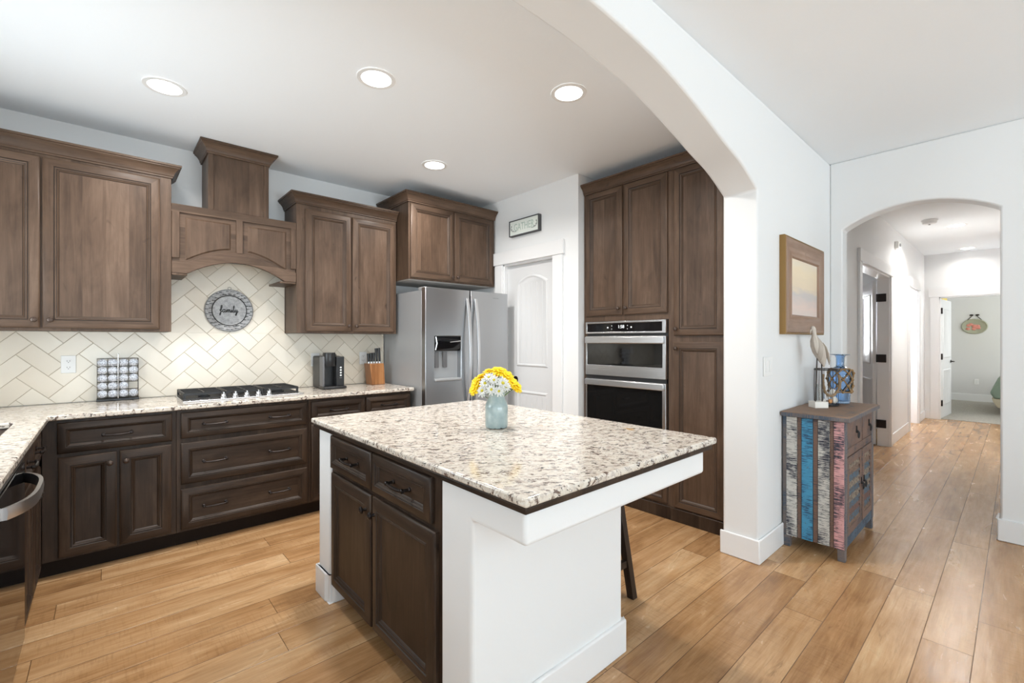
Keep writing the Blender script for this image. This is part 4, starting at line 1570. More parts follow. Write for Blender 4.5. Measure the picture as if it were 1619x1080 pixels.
# ------------------------------------------------------------------ oven wall (faces -X; local x = -Y, local y = X)
OF = 3.122
oc = thing('oven_cabinet', 'tall brown cabinet with two upper doors built around the wall ovens', 'cabinet', (3.44, 2.13, 0), 'tall brown cabinets beside the arch')
mb = MB(FR)
mb.box(-2.536, -1.716, OF, 3.755, 1.487, 2.60)
mb.box(-2.536, -1.716, OF, 3.755, 0.02, 0.33)
mb.box(-2.536, -2.503, OF, 3.755, 0.33, 1.487)
mb.box(-1.738, -1.716, OF, 3.755, 0.33, 1.487)
mb.box(-2.503, -1.738, 3.70, 3.755, 0.33, 1.487)
mb.build('body', 'wood', oc)
door(FR, -2.505, -2.137, 1.535, 2.583, OF, oc, (-2.165, 1.588))
door(FR, -2.119, -1.741, 1.535, 2.583, OF, oc, (-2.092, 1.588))
drawer(FR, -2.505, -1.741, 0.112, 0.325, OF, oc, (-2.123,), 'wood')
crown(FR, -2.536, -1.716, OF, 3.755, 2.588, oc, False, False)
MB(FR).box(-2.536, -1.716, OF - 0.016, OF, 0.0, 0.095).build('plinth', 'wood_base', oc, 0.004)
pc = thing('pantry_cabinet', 'tall narrow brown pantry cabinet between the ovens and the white column', 'cabinet', (3.44, 1.49, 0), 'tall brown cabinets beside the arch')
MB(FR).box(-1.7155, -1.262, OF, 3.755, 0.02, 2.60).build('body', 'wood', pc)
door(FR, -1.690, -1.322, 1.362, 2.583, OF, pc, (-1.663, 1.410))
door(FR, -1.690, -1.322, 0.105, 1.318, OF, pc, (-1.663, 1.270))
crown(FR, -1.7155, -1.262, OF, 3.755, 2.588, pc, False, False)
MB(FR).box(-1.7155, -1.262, OF - 0.016, OF, 0.0, 0.095).build('plinth', 'wood_base', pc, 0.004)

ov = thing('wall_oven', 'stainless built-in microwave and oven combination with lit clock', 'oven', (3.3, 2.12, 0.34))
OX = 3.090
MB(FR).box(-2.500, -1.741, OX + 0.032, 3.68, 0.335, 1.484).build('body', 'black', ov)
cp = MB(FR)
cells(cp, [-2.497, -2.478, -1.773, -1.743], [OX, OX + 0.030], [1.384, 1.397, 1.468, 1.483], lambda i, j, k: not (i == 1 and k == 1))
cp = cp.build('control_panel', 'steel', ov, 0.002)
MB(FR).box(-2.477, -1.774, OX + 0.001, OX + 0.006, 1.398, 1.467).build('display_glass', 'black_gloss', cp)
text_part('clock_digits', '1:58', 0.036, Matrix.Translation((OX + 0.0005, 2.135, 1.437)) @ TX_RIGHT, 'digits', cp, 0.0005)
mb = MB(FR)
for u, z in ((-2.225, 1.446), (-2.225, 1.420), (-2.075, 1.446), (-2.075, 1.420)):
    mb.box(u - 0.0025, u + 0.0025, OX, OX + 0.001, z - 0.0025, z + 0.0025)
for u in (-2.265, -2.040):
    mb.box(u - 0.006, u + 0.006, OX, OX + 0.001, 1.427, 1.438)
mb.build('touch_icons', 'digits', cp)
mw = MB(FR)
cells(mw, [-2.497, -2.480, -1.770, -1.743], [OX, OX + 0.030], [1.036, 1.121, 1.302, 1.362], lambda i, j, k: not (i == 1 and k == 1))
mw = mw.build('microwave_door', 'steel', ov, 0.002)
MB(FR).box(-2.479, -1.771, OX + 0.002, OX + 0.010, 1.122, 1.301).build('glass', 'oven_glass', mw)
MB(FR).box(-2.490, -1.752, OX - 0.020, OX - 0.0005, 1.304, 1.356).build('handle_bar', 'steel_handle', mw, 0.004)
od = MB(FR)
cells(od, [-2.497, -2.482, -1.772, -1.743], [OX, OX + 0.030], [0.350, 0.42, 0.950, 1.004], lambda i, j, k: not (i == 1 and k == 1))
od = od.build('oven_door', 'steel', ov, 0.002)
MB(FR).box(-2.481, -1.773, OX + 0.002, OX + 0.010, 0.421, 0.949).build('glass', 'oven_glass', od)
MB(FR).box(-2.490, -1.752, OX - 0.020, OX - 0.0005, 0.953, 1.001).build('handle_bar', 'steel_handle', od, 0.004)
MB(FR).box(-2.498, -1.742, OX + 0.012, OX + 0.031, 1.0045, 1.0355).build('vent_strip', 'black', ov)

# ------------------------------------------------------------------ GATHER sign over the pantry door
gs = thing('wall_sign', 'framed GATHER sign hung above the white pantry door', 'sign', (PW, 3.19, 2.35))
gy0, gy1, gz0, gz1 = 2.985, 3.400, 2.357, 2.512
mb = MB(FR)
cells(mb, [-gy1, -gy1 + 0.008, -gy0 - 0.008, -gy0], [PW - 0.040, PW - 0.001], [gz0, gz0 + 0.008, gz1 - 0.008, gz1], lambda i, j, k: i != 1 or k != 1)
mb.build('frame', 'gasket', gs)
MAT['mint'] = plain('pale_mint_board', (0.76, 0.80, 0.75), 0.6)
MAT['mint_text'] = plain('faded_green_lettering', (0.40, 0.50, 0.44), 0.6)
MB(FR).box(-gy1 + 0.008, -gy0 - 0.008, PW - 0.032, PW - 0.002, gz0 + 0.008, gz1 - 0.008).build('board', 'mint', gs)
text_part('lettering', 'GATHER', 0.088, Matrix.Translation((PW - 0.0325, 3.195, 2.436)) @ TX_RIGHT @ Matrix.Diagonal((0.84, 1.15, 1, 1)), 'mint_text', gs, 0.0005)
mb = MB(FR)
for u0, s_ in ((-3.37, 1), (-3.02, -1)):
    pts = catmull([(u0, PW - 0.0335, 2.465), (u0 - 0.006 * s_, PW - 0.0335, 2.43), (u0 + 0.02 * s_, PW - 0.0335, 2.405), (u0 + 0.07 * s_, PW - 0.0335, 2.40)], 6)
    mb.tube(pts, 0.0018, 6)
    for f_ in (3, 8, 12):
        p = pts[f_]
        mb.sphere((p[0] + 0.006 * s_, p[1], p[2] + 0.007), 0.005, 8, 5, (1.4, 0.3, 0.7))
mb.build('leaf_sprig', 'gasket', gs)

# ------------------------------------------------------------------ island
IX = 0.842
isl = thing('kitchen_island', 'white drywall kitchen island base with baseboard and counter overhang', 'island', (1.25, 1.7, 0))
mb = MB()
xs_ = [IX, 1.50, 1.642, 1.882]
ys_ = [0.885, 1.128, 1.300, 2.318, 2.475]
zs2 = [0.0, 0.768, 0.867]
cells(mb, xs_, ys_, zs2, lambda i, j, k: (k == 1 and (j == 0 or i == 2 or i == 1 or j in (1, 3))) or (k == 0 and (i == 1 and j >= 1 or i == 0 and j in (1, 3))))
mb.build('base_wall', 'wall', isl, 0.014, 4)
mb = MB()
t = 0.014
cells(mb, [IX - t, IX + 0.10, 1.50, 1.642 + t], [1.128 - t, 1.128, 1.300], [0.0, 0.14], lambda i, j, k: j == 0)
mb.box(1.642, 1.642 + t, 1.128, 2.475, 0.0, 0.14)
mb.build('baseboard', 'trim', isl, 0.008, 3)
mb = MB()
mb.prism([(IX - t, 2.475 + t), (IX - t, 2.352), (IX + 0.022, 2.318 - t + 0.001), (0.93, 2.318 - t + 0.001), (0.93, 2.3175), (IX, 2.3175), (IX, 2.475), (1.64, 2.475), (1.64, 2.475 + t)], 'xy', 0.0, 0.145)
mb.build('post_baseboard', 'trim', isl, 0.006, 3)
mb = MB()
mb.box(0.822, 1.915, 0.864, 2.502, 0.8675, 0.8875, 'y')
mb.build('sub_trim', 'wood_base', isl, 0.004)
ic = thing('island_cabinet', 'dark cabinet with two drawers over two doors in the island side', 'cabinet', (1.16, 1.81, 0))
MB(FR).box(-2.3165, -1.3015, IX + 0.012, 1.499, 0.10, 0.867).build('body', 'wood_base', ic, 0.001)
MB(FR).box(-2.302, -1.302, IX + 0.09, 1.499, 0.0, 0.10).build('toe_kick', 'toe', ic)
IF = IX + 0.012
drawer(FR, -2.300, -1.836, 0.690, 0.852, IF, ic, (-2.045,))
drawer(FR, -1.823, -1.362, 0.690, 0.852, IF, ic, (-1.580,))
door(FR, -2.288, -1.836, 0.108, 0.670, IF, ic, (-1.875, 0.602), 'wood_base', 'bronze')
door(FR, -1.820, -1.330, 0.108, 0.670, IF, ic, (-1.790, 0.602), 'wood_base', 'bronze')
tag(MB().box(0.816, 1.941, 0.857, 2.521, 0.888, 0.914).build('island_countertop', 'granite', None, 0.007, 3), 'thick cream and brown granite slab on top of the island', 'countertop')

# bar stool tucked under the overhang
st = thing('bar_stool', 'dark wooden bar stool tucked under the island overhang', 'stool', (1.86, 1.62, 0))
SX, SY = 1.86, 1.53
mb = MB()
mb.box(SX - 0.17, SX + 0.17, SY - 0.17, SY + 0.17, 0.60, 0.635)
mb.build('seat', 'stool', st, 0.012, 3)
for sx in (-1, 1):
    for sy in (-1, 1):
        b0 = Vector((SX + sx * 0.165, SY + sy * 0.20, 0.0))
        t0 = Vector((SX + sx * 0.125, SY + sy * 0.125, 0.60))
        mb = MB()
        w_ = 0.019
        rows = [[(p.x - w_, p.y - w_, p.z), (p.x + w_, p.y - w_, p.z), (p.x + w_, p.y + w_, p.z), (p.x - w_, p.y + w_, p.z)] for p in (b0, t0)]
        mb.rows(rows)
        mb.build('leg', 'stool', st, 0.002)
for sy in (-1, 1):
    f_ = 0.165 - 0.04 * 0.2 / 0.6
    MB().box(SX - 0.14, SX + 0.14, SY + sy * 0.175 - 0.012, SY + sy * 0.175 + 0.012, 0.16, 0.195).build('stretcher', 'stool', st, 0.002)
for sx in (-1, 1):
    MB().box(SX + sx * 0.148 - 0.012, SX + sx * 0.148 + 0.012, SY - 0.155, SY + 0.155, 0.22, 0.255).build('stretcher', 'stool', st, 0.002)

# ------------------------------------------------------------------ vase with flowers
VC = Vector((1.386, 1.658, 0.914))
va = thing('flower_vase', 'pale teal ceramic jar vase holding flowers on the island', 'vase', tuple(VC))
mb = MB()
mb.lathe([(0.046, 0.0005), (0.051, 0.003), (0.0535, 0.012), (0.054, 0.098), (0.052, 0.112), (0.044, 0.130), (0.0385, 0.142), (0.0375, 0.150), (0.040, 0.153), (0.0415, 0.160), (0.0415, 0.172), (0.039, 0.176), (0.035, 0.174), (0.034, 0.145), (0.045, 0.115), (0.046, 0.02), (0.0, 0.012)], tuple(VC), 40, 'z', True, True)
mb.build('jar', 'vase', va)

fwd = Vector((math.cos(YAW), math.sin(YAW), 0))
rgt = Vector((math.sin(YAW), -math.cos(YAW), 0))


def make_flower(name, label, group, petal, npet, rings, plen, pw, eye_r, loc):
    o = thing(name, label, 'flower', loc, group)
    L = Vector(loc)
    mb = MB(Matrix.Translation(L))
    for rg in range(rings):
        for k in range(npet):
            a = 2 * PI * (k + 0.5 * rg) / npet + random.uniform(-0.08, 0.08)
            ln = plen * (1 - 0.22 * rg) * random.uniform(0.92, 1.05)
            tilt = (0.02 + 0.20 * rg if rings < 3 else 0.05 + 0.33 * rg) + random.uniform(-0.07, 0.07)
            R = Matrix.Rotation(a, 4, 'Z') @ Matrix.Rotation(-tilt, 4, 'Y')
            secs = [(eye_r * 0.5, 0.35), (plen * 0.45, 0.9), (plen * 0.8, 1.0), (plen * 0.97, 0.55)]
            rows = []
            for d, wf in secs:
                d *= ln / plen
                w = pw * wf
                z = 0.004 * math.sin(d / ln * PI) + 0.002 * rg
                ring = [Vector((d, -w, z + 0.0015)), Vector((d, 0, z)), Vector((d, w, z + 0.0015)), Vector((d, w, z + 0.0025)), Vector((d, 0, z + 0.001)), Vector((d, -w, z + 0.0025))]
                rows.append([tuple(R @ p) for p in ring])
            mb.rows(rows)
    mb.build('petals', petal, o, at=loc)
    mb = MB(Matrix.Translation(L))
    mb.sphere((0, 0, 0.006), eye_r, 12, 8, (1, 1, 0.75))
    mb.build('flower_centre', 'flower_eye_gold' if rings > 2 else 'flower_eye', o, at=loc)
    mb = MB(Matrix.Translation(L))
    mb.tube([(0, 0, -0.001), (0.002, 0.001, -0.045), (0, 0, -0.10)], 0.0017, 6)
    mb.build('stem', 'green_leaf', o, at=loc)
    return o


NECK = VC + Vector((0, 0, 0.165))
ylab = ['yellow flower lowest at the far left of the vase bouquet', 'yellow flower just above the lowest left one in the vase', 'yellow flower at the upper left of the bouquet',
        'yellow flower left of the bouquet top', 'yellow flower at the very top of the bouquet', 'yellow flower right of the bouquet top',
        'yellow flower at the upper right of the bouquet', 'yellow flower below the upper right one beside the door knob', 'yellow flower lowest at the far right of the bouquet', 'yellow flower low on the right behind the daisies', 'yellow flower hidden at the back of the bouquet']
wlab = ['white daisy topmost of the daisies in the vase', 'white daisy at the centre of the bouquet', 'white daisy right of the central one', 'white daisy left of the central one',
        'white daisy hanging lowest left over the vase rim', 'white daisy low at the centre above the vase rim', 'white daisy low on the right above the rim', 'white daisy farthest right among the daisies']
# (lateral, up, toward camera) of each head from the vase mouth
ypos = [(-0.095, 0.010, 0.020), (-0.085, 0.035, 0.010), (-0.062, 0.066, 0.000), (-0.035, 0.088, -0.010), (-0.005, 0.094, -0.015), (0.025, 0.092, -0.010), (0.052, 0.074, 0.000), (0.075, 0.048, 0.010), (0.100, 0.020, 0.010), (0.080, 0.020, -0.030), (0.0, 0.070, -0.070)]
wpos = [(-0.030, 0.064, 0.055), (-0.003, 0.055, 0.072), (0.028, 0.046, 0.075), (-0.050, 0.040, 0.065), (-0.062, 0.006, 0.055), (-0.018, 0.020, 0.088), (0.014, 0.016, 0.088), (0.048, 0.030, 0.058)]
fy0 = fw0 = None
for labs, poss, kind in ((ylab, ypos, 'y'), (wlab, wpos, 'w')):
    proto = None
    for lab, (s_, u_, f_) in zip(labs, poss):
        p = NECK + rgt * s_ + Vector((0, 0, u_ + 0.004)) - fwd * f_
        jit = Vector((random.uniform(-1, 1), random.uniform(-1, 1), random.uniform(-1, 1)))
        d = ((p - NECK + Vector((0, 0, 0.035))).normalized() - fwd * (0.45 if kind == 'y' else 0.7) + jit * 0.28).normalized()
        p = p + Vector((random.uniform(-1, 1), random.uniform(-1, 1), random.uniform(-1, 1))) * 0.007
        q = d.to_track_quat('Z', 'Y') @ Quaternion((0, 0, 1), random.uniform(0, 6.28))
        sc_ = random.uniform(0.80, 1.12)
        if proto is None:
            if kind == 'y':
                proto = make_flower('yellow_flower', lab, 'yellow flowers in the vase', 'petal_yellow', 16, 3, 0.037, 0.0042, 0.009, tuple(p))
            else:
                proto = make_flower('white_daisy', lab, 'white daisies in the vase', 'petal_white', 11, 2, 0.031, 0.0034, 0.0085, tuple(p))
            proto.rotation_mode = 'QUATERNION'
            proto.rotation_quaternion = q
        else:
            dup(proto, tuple(p), lab, q, sc_)

# ------------------------------------------------------------------ painted chest by the column
CX0, CX1, CY0, CY1 = 3.275, 4.055, 0.685, 1.022
ch = thing('painted_chest', 'distressed striped wooden chest with drawers and louvred doors against the white wall', 'chest', (3.66, 0.85, 0))
MB().box(CX0 + 0.012, CX1 - 0.012, CY0 + 0.014, CY1 - 0.002, 0.10, 0.842).build('body', 'p_brown', ch)
for lx in (CX0, CX1 - 0.045):
    for ly in (CY0, CY1 - 0.045):
        mb = MB()
        mb.box(lx, lx + 0.045, ly, ly + 0.045, 0.075, 0.843)
        mb.prism([(lx, 0.075), (lx + 0.045, 0.075), (lx + 0.040, 0.0), (lx + 0.005, 0.0)], 'xz', ly + 0.003, ly + 0.042)
        mb.build('leg', 'p_edge', ch, 0.003)
# striped end panel facing -X
yy = CY1 - 0.045
strip = [('p_white', 0.973, 0.912), ('p_brown', 0.912, 0.902), ('p_blue', 0.898, 0.838), ('p_brown', 0.836, 0.822), ('p_white', 0.820, 0.758), ('p_brown', 0.756, 0.740), ('p_pink', 0.738, 0.731)]
edges = [(1.000, 0.938, 'p_white', 'white'), (0.938, 0.914, 'p_brown', None), (0.914, 0.852, 'p_blue', 'blue'), (0.852, 0.826, 'p_brown', None), (0.826, 0.764, 'p_white', 'white'), (0.764, 0.744, 'p_brown', None), (0.744, 0.690, 'p_pink', 'pink')]
for a_, b_, m_, nm in edges:
    o = MB().box(CX0 - (0.004 if nm else 0.001), CX0 + 0.0125, b_ + 0.001, a_ - 0.001, 0.075, 0.838).build('board', m_, ch, 0.002)
    if nm:
        o['label'] = '%s painted board' % nm
# apron and front rails
mb = MB()
mb.box(CX0 + 0.045, CX1 - 0.045, CY0 + 0.004, CY0 + 0.0138, 0.075, 0.135)
mb.build('bottom_rail', 'p_slate', ch, 0.002)
MB().box(CX0 + 0.045, CX1 - 0.045, CY0 + 0.004, CY0 + 0.0138, 0.620, 0.668).build('middle_rail', 'p_brown', ch, 0.002)
MB().box(CX0 - 0.032, CX1 + 0.040, CY0 - 0.026, CY1 + 0.004, 0.843, 0.872, 'x').build('top', ['p_top'], ch, 0.006)
mb = MB()
mb.box(CX0 - 0.034, CX1 + 0.042, CY0 - 0.028, CY0 - 0.0262, 0.845, 0.868, 'x')
mb.box(CX0 - 0.034, CX0 - 0.0322, CY0 - 0.026, CY1, 0.845, 0.868, 'y')
mb.build('top_edge', 'p_edge', ch)


def ring_pull(u, z, y, parent, r=0.020):
    mb = MB()
    mb.lathe([(0.010, 0), (0.010, -0.006), (0.006, -0.012), (0.0, -0.014)], (u, y, z), 14, 'y')
    mb.box(u - 0.004, u + 0.004, y - 0.006, y, z, z + 0.035)
    mb.tube([(u + r * math.sin(a) * 0.8, y - 0.014, z - r + r * math.cos(a)) for a in [2 * PI * k / 18 for k in range(19)]], 0.0035, 8)
    mb.build('ring_pull', 'iron', parent)


CXm = (CX0 + CX1) / 2 + 0.05
for x0, x1, ru in ((CX0 + 0.05, CXm - 0.012, 3.545), (CXm + 0.012, CX1 - 0.05, 3.90)):
    d = MB().box(x0, x1, CY0 + 0.001, CY0 + 0.0138, 0.672, 0.838, 'x').build('drawer', 'p_brown', ch, 0.003)
    ring_pull(ru, 0.752, CY0 + 0.001, d)
    mb = MB()
    cells(mb, [x0, x0 + 0.045, x1 - 0.045, x1], [CY0 + 0.001, CY0 + 0.0138], [0.140, 0.185, 0.570, 0.615], lambda i, j, k: i != 1 or k != 1)
    d = mb.build('door', 'p_brown', ch, 0.003)
    mb = MB()
    for k in range(9):
        z = 0.187 + k * 0.0425
        mb.face([(x0 + 0.046, CY0 + 0.002, z + 0.003), (x1 - 0.046, CY0 + 0.002, z + 0.003), (x1 - 0.046, CY0 + 0.012, z + 0.0425), (x0 + 0.046, CY0 + 0.012, z + 0.0425)], 'z')
        mb.face([(x0 + 0.046, CY0 + 0.002, z + 0.003), (x1 - 0.046, CY0 + 0.002, z + 0.003), (x1 - 0.046, CY0 + 0.0125, z), (x0 + 0.046, CY0 + 0.0125, z)], 'z')
    mb.build('louvre_panel', 'p_louvre', d, smooth=False)
    ring_pull(CXm + (-0.035 if x0 < CXm - 0.1 else 0.035), 0.400, CY0 + 0.001, d)

# bird carving
ZT = 0.8725
bd = thing('bird_carving', 'whitewashed wooden shore bird carving on wire legs and a white block', 'sculpture', (3.60, 0.905, ZT))
BB = Vector((3.60, 0.905, ZT))
Mb = Matrix.Translation(BB) @ Matrix.Rotation(YAW - PI / 2, 4, 'Z')      # local x = to the right, y = away


def bird(mb):
    # rings along the spine: (x, z, half width, half depth)
    spine = [(0.038, 0.275, 0.004, 0.004), (0.032, 0.300, 0.017, 0.012), (0.020, 0.335, 0.032, 0.026), (0.006, 0.375, 0.042, 0.036), (-0.006, 0.415, 0.043, 0.038), (-0.018, 0.450, 0.034, 0.030),
             (-0.026, 0.478, 0.019, 0.018), (-0.029, 0.500, 0.013, 0.013), (-0.032, 0.518, 0.015, 0.014), (-0.036, 0.534, 0.018, 0.015), (-0.038, 0.546, 0.013, 0.012), (-0.038, 0.553, 0.003, 0.003)]
    rows = []
    for x, z, a, b in spine:
        rows.append([(x + a * math.cos(2 * PI * k / 18), b * math.sin(2 * PI * k / 18), z) for k in range(18)])
    mb.rows(rows)
    mb.tube([(-0.046, 0, 0.536), (-0.056, -0.004, 0.520), (-0.058, -0.006, 0.498)], [0.006, 0.0045, 0.0015], 8)


mb = MB(Mb)
bird(mb)
mb.build('body', 'pale_wood', bd, angle=60)
for sx in (-1, 1):
    mb = MB(Mb)
    rows = []
    for x, z, a in ((0.048, 0.290, 0.003), (0.046, 0.320, 0.012), (0.034, 0.365, 0.020), (0.018, 0.410, 0.018), (0.004, 0.440, 0.006)):
        rows.append([(x + 0.012 + 0.3 * a * math.cos(2 * PI * k / 10), sx * 0.020 + a * 1.0 * math.sin(2 * PI * k / 10), z) for k in range(10)])
    mb.rows(rows)
    mb.build('wing', 'pale_wood', bd, angle=60)
for x, xt in ((-0.020, -0.008), (0.026, 0.022)):
    mb = MB(Mb)
    mb.tube([(x, 0, 0.040), (xt, 0, 0.345)], 0.0042, 8)
    mb.build('leg', 'wire', bd)
MB(Mb).box(-0.045, 0.045, -0.035, 0.035, 0.0003, 0.042).build('base_block', MAT['shell'], bd, 0.002)

# wire lantern with driftwood ring and shells
LC = Vector((3.765, 0.900, ZT))
ln_ = thing('wire_lantern', 'open wire basket lantern with driftwood ring beside the bird carving', 'lantern', tuple(LC))
mb = MB(Matrix.Translation(LC))
mb.lathe([(0.068, 0.0003), (0.074, 0.003), (0.076, 0.012), (0.071, 0.010), (0.0, 0.008)], (0, 0, 0), 32)
mb.build('base_plate', 'wire', ln_)
mb = MB(Matrix.Translation(LC))
for k in range(16):
    a = 2 * PI * k / 16
    mb.tube([(0.070 * math.cos(a), 0.070 * math.sin(a), 0.010), (0.071 * math.cos(a), 0.071 * math.sin(a), 0.13), (0.069 * math.cos(a), 0.069 * math.sin(a), 0.255)], 0.0013, 6)
for z, r in ((0.255, 0.070), (0.248, 0.071)):
    mb.tube([(r * math.cos(2 * PI * k / 30), r * math.sin(2 * PI * k / 30), z) for k in range(31)], 0.0026, 8)
mb.build('wire_basket', 'wire', ln_)
mb = MB(Mb)
off = Mb.inverted() @ LC
pts = []
for k in range(41):
    a = math.radians(150) + math.radians(235) * k / 40
    pts.append((off.x - 0.022 + 0.058 * math.cos(a), off.y - 0.083 + 0.004 * math.sin(5 * a), 0.175 + 0.10 * math.sin(a)))
mb.tube(pts, [0.006 + 0.004 * abs(math.sin(2.3 * k)) for k in range(41)], 8)
mb.build('driftwood_ring', 'driftwood', ln_)
mb = MB(Matrix.Translation(LC))
mb.lathe([(0.022, 0.010), (0.023, 0.015), (0.023, 0.145), (0.0205, 0.145), (0.0205, 0.02), (0.0, 0.018)], (-0.012, 0.030, 0), 28)
mb.build('glass_candle_cup', mat_glass('clear_glass', (0.95, 0.95, 0.93)), ln_)

sh_pos = [(0.036, -0.030, 0.040, 0.028, 'shell', 'white round shell lowest on the right of the wire lantern'),
          (0.026, -0.028, 0.094, 0.027, 'shell', 'white shell upper right inside the wire lantern'),
          (-0.006, -0.050, 0.035, 0.018, 'shell_orange', 'orange shell at the foot of the wire lantern'),
          (-0.040, -0.036, 0.034, 0.018, 'shell', 'pale tan shell lowest on the left in the wire lantern'),
          (-0.018, -0.044, 0.074, 0.018, 'shell', 'small pale shell above the orange one')]
for x, y, z, r, m_, lab in sh_pos:
    P = Mb.to_3x3() @ Vector((x, y, 0)) + LC
    mb = MB()
    rows = []
    n_ = 14
    for i in range(9):
        ph = PI * i / 8
        ring = []
        for k in range(n_):
            a = 2 * PI * k / n_
            rr = r * max(math.sin(ph), 0.02) * (1 + 0.07 * (k % 2))
            ring.append((P.x + rr * math.cos(a), P.y + 0.65 * rr * math.sin(a), P.z + z + 0.9 * r * -math.cos(ph)))
        rows.append(ring)
    mb.rows(rows)
    tag(mb.build('sea_shell', m_), lab, 'shell', 'shells in the wire lantern')

# blue bottle in a rope net
BC = Vector((3.965, 0.862, ZT))
bo = thing('glass_bottle', 'blue glass bottle wrapped in a knotted tan rope net', 'bottle', tuple(BC))
mb = MB(Matrix.Translation(BC))
body_prof = [(0.050, 0.0005), (0.058, 0.004), (0.060, 0.02), (0.064, 0.10), (0.072, 0.17), (0.074, 0.21), (0.068, 0.238), (0.045, 0.255), (0.027, 0.266), (0.025, 0.28), (0.026, 0.33), (0.032, 0.345), (0.060, 0.352), (0.060, 0.355), (0.030, 0.350), (0.022, 0.33), (0.021, 0.27), (0.040, 0.250), (0.063, 0.234), (0.069, 0.21), (0.067, 0.17), (0.059, 0.10), (0.055, 0.02), (0.0, 0.012)]
mb.lathe(body_prof, (0, 0, 0), 36)
mb.build('bottle', 'blue_glass', bo)


def br_(z):
    pr = body_prof[:8]
    for (r0, z0), (r1, z1) in zip(pr[:-1], pr[1:]):
        if z0 <= z <= z1:
            return r0 + (r1 - r0) * (z - z0) / (z1 - z0)
    return pr[-1][0] if z > pr[-1][1] else pr[0][0]


mb = MB(Matrix.Translation(BC))
nk = 7
lv = [0.085, 0.130, 0.175, 0.220, 0.250]
for i in range(len(lv) - 1):
    for k in range(nk):
        a0 = 2 * PI * (k + 0.5 * (i % 2)) / nk
        for s_ in (-0.5, 0.5):
            a1 = a0 + s_ * 2 * PI / nk
            pts = []
            for q_ in range(6):
                f_ = q_ / 5
                z = lv[i] + (lv[i + 1] - lv[i]) * f_
                r = br_(z) + 0.006
                a = a0 + (a1 - a0) * f_
                pts.append((r * math.cos(a), r * math.sin(a), z))
            mb.tube(pts, 0.0038, 6)
        r = br_(lv[i]) + 0.007
        mb.sphere((r * math.cos(a0), r * math.sin(a0), lv[i]), 0.0095, 8, 6)
for z in (0.085, 0.250):
    r = br_(z) + 0.006
    mb.tube([(r * math.cos(2 * PI * k / 28), r * math.sin(2 * PI * k / 28), z) for k in range(29)], 0.0045, 6)
d_ = rgt
for k in range(6):
    p = d_ * (br_(0.2) + 0.012)
    mb.sphere((p.x, p.y, 0.235 - k * 0.030), 0.011, 8, 6)
mb.tube([(d_.x * 0.086, d_.y * 0.086, 0.24), (d_.x * 0.086, d_.y * 0.086, 0.075)], 0.005, 6)
mb.build('rope_net', 'rope', bo)

# ------------------------------------------------------------------ framed picture
pf = thing('framed_picture', 'brown and gold framed seascape painting on the white wall above the chest', 'picture', (3.67, 1.03, 1.37))
px0, px1, pz0, pz1 = 3.240, 4.100, 1.368, 2.010
mb = MB()


def pr_(i, d):
    return [(px0 + i, 1.029 - d, pz0 + i), (px1 - i, 1.029 - d, pz0 + i), (px1 - i, 1.029 - d, pz1 - i), (px0 + i, 1.029 - d, pz1 - i)]


PF = [(0.010, 0.034), (0.016, 0.040), (0.085, 0.030), (0.110, 0.036), (0.125, 0.036), (0.133, 0.022)]
prev = None
for i, d in PF:
    r = pr_(i, d)
    if prev:
        for s_ in range(4):
            t_ = (s_ + 1) % 4
            mb.face([prev[s_], prev[t_], r[t_], r[s_]], 'x' if s_ in (0, 2) else 'z')
    prev = r
mb.build('frame', 'frame_wood', pf, normals=False)
mb = MB()
mb.rows([pr_(0, 0.0), pr_(0, 0.030), pr_(0.004, 0.036), pr_(0.011, 0.036)], True, True, False)
mb.build('gilt_edge', 'gilt', pf)
MB().face(pr_(0.130, 0.020))
mb = MB()
mb.box(px0 + 0.125, px1 - 0.125, 1.007, 1.012, pz0 + 0.125, pz1 - 0.125)
mb.build('canvas', 'art', pf)

# ------------------------------------------------------------------ ceiling lamps
def downlight(x, y, label, group, r=0.092, power=15):
    o = thing('recessed_light', label, 'ceiling light', (x, y, CEIL), group)
    mb = MB(Matrix.Translation((x, y, CEIL)))
    mb.lathe([(r - 0.012, -0.001), (r - 0.012, -0.005), (r + 0.010, -0.005), (r + 0.012, -0.001)], (0, 0, 0), 36, 'z', False, False)
    mb.build('trim_ring', 'white_plastic', o)
    mb = MB(Matrix.Translation((x, y, CEIL)))
    mb.lathe([(r - 0.010, -0.001), (r - 0.012, -0.0045), (0, -0.0045)], (0, 0, 0), 36, 'z', False, True)
    mb.build('lens', 'lamp', o)
    d = bpy.data.lights.new('lamp_glow', 'AREA')
    d.shape = 'DISK'
    d.size = r * 1.7
    d.energy = power
    d.color = (1.0, 0.97, 0.93)
    d.spread = math.radians(150)
    l = bpy.data.objects.new('lamp_glow', d)
    COL.objects.link(l)
    l.parent = o
    l.location = (0, 0, -0.012)
    return o


g_ = 'round recessed lights in the kitchen ceiling'
downlight(0.250, 3.236, 'round recessed ceiling light above the left upper cabinet', g_)
downlight(1.109, 2.357, 'round recessed ceiling light at the middle of the kitchen ceiling', g_)
downlight(2.009, 1.748, 'round recessed ceiling light nearest to the big arch', g_)
downlight(2.015, 3.205, 'round recessed ceiling light nearest to the refrigerator', g_)
g_ = 'round recessed lights in the hallway ceiling'
downlight(7.95, 0.52, 'recessed hallway ceiling light next to the smoke detector', g_, power=24)
downlight(10.05, 0.53, 'recessed hallway ceiling light close to the bedroom door', g_, power=3.5)

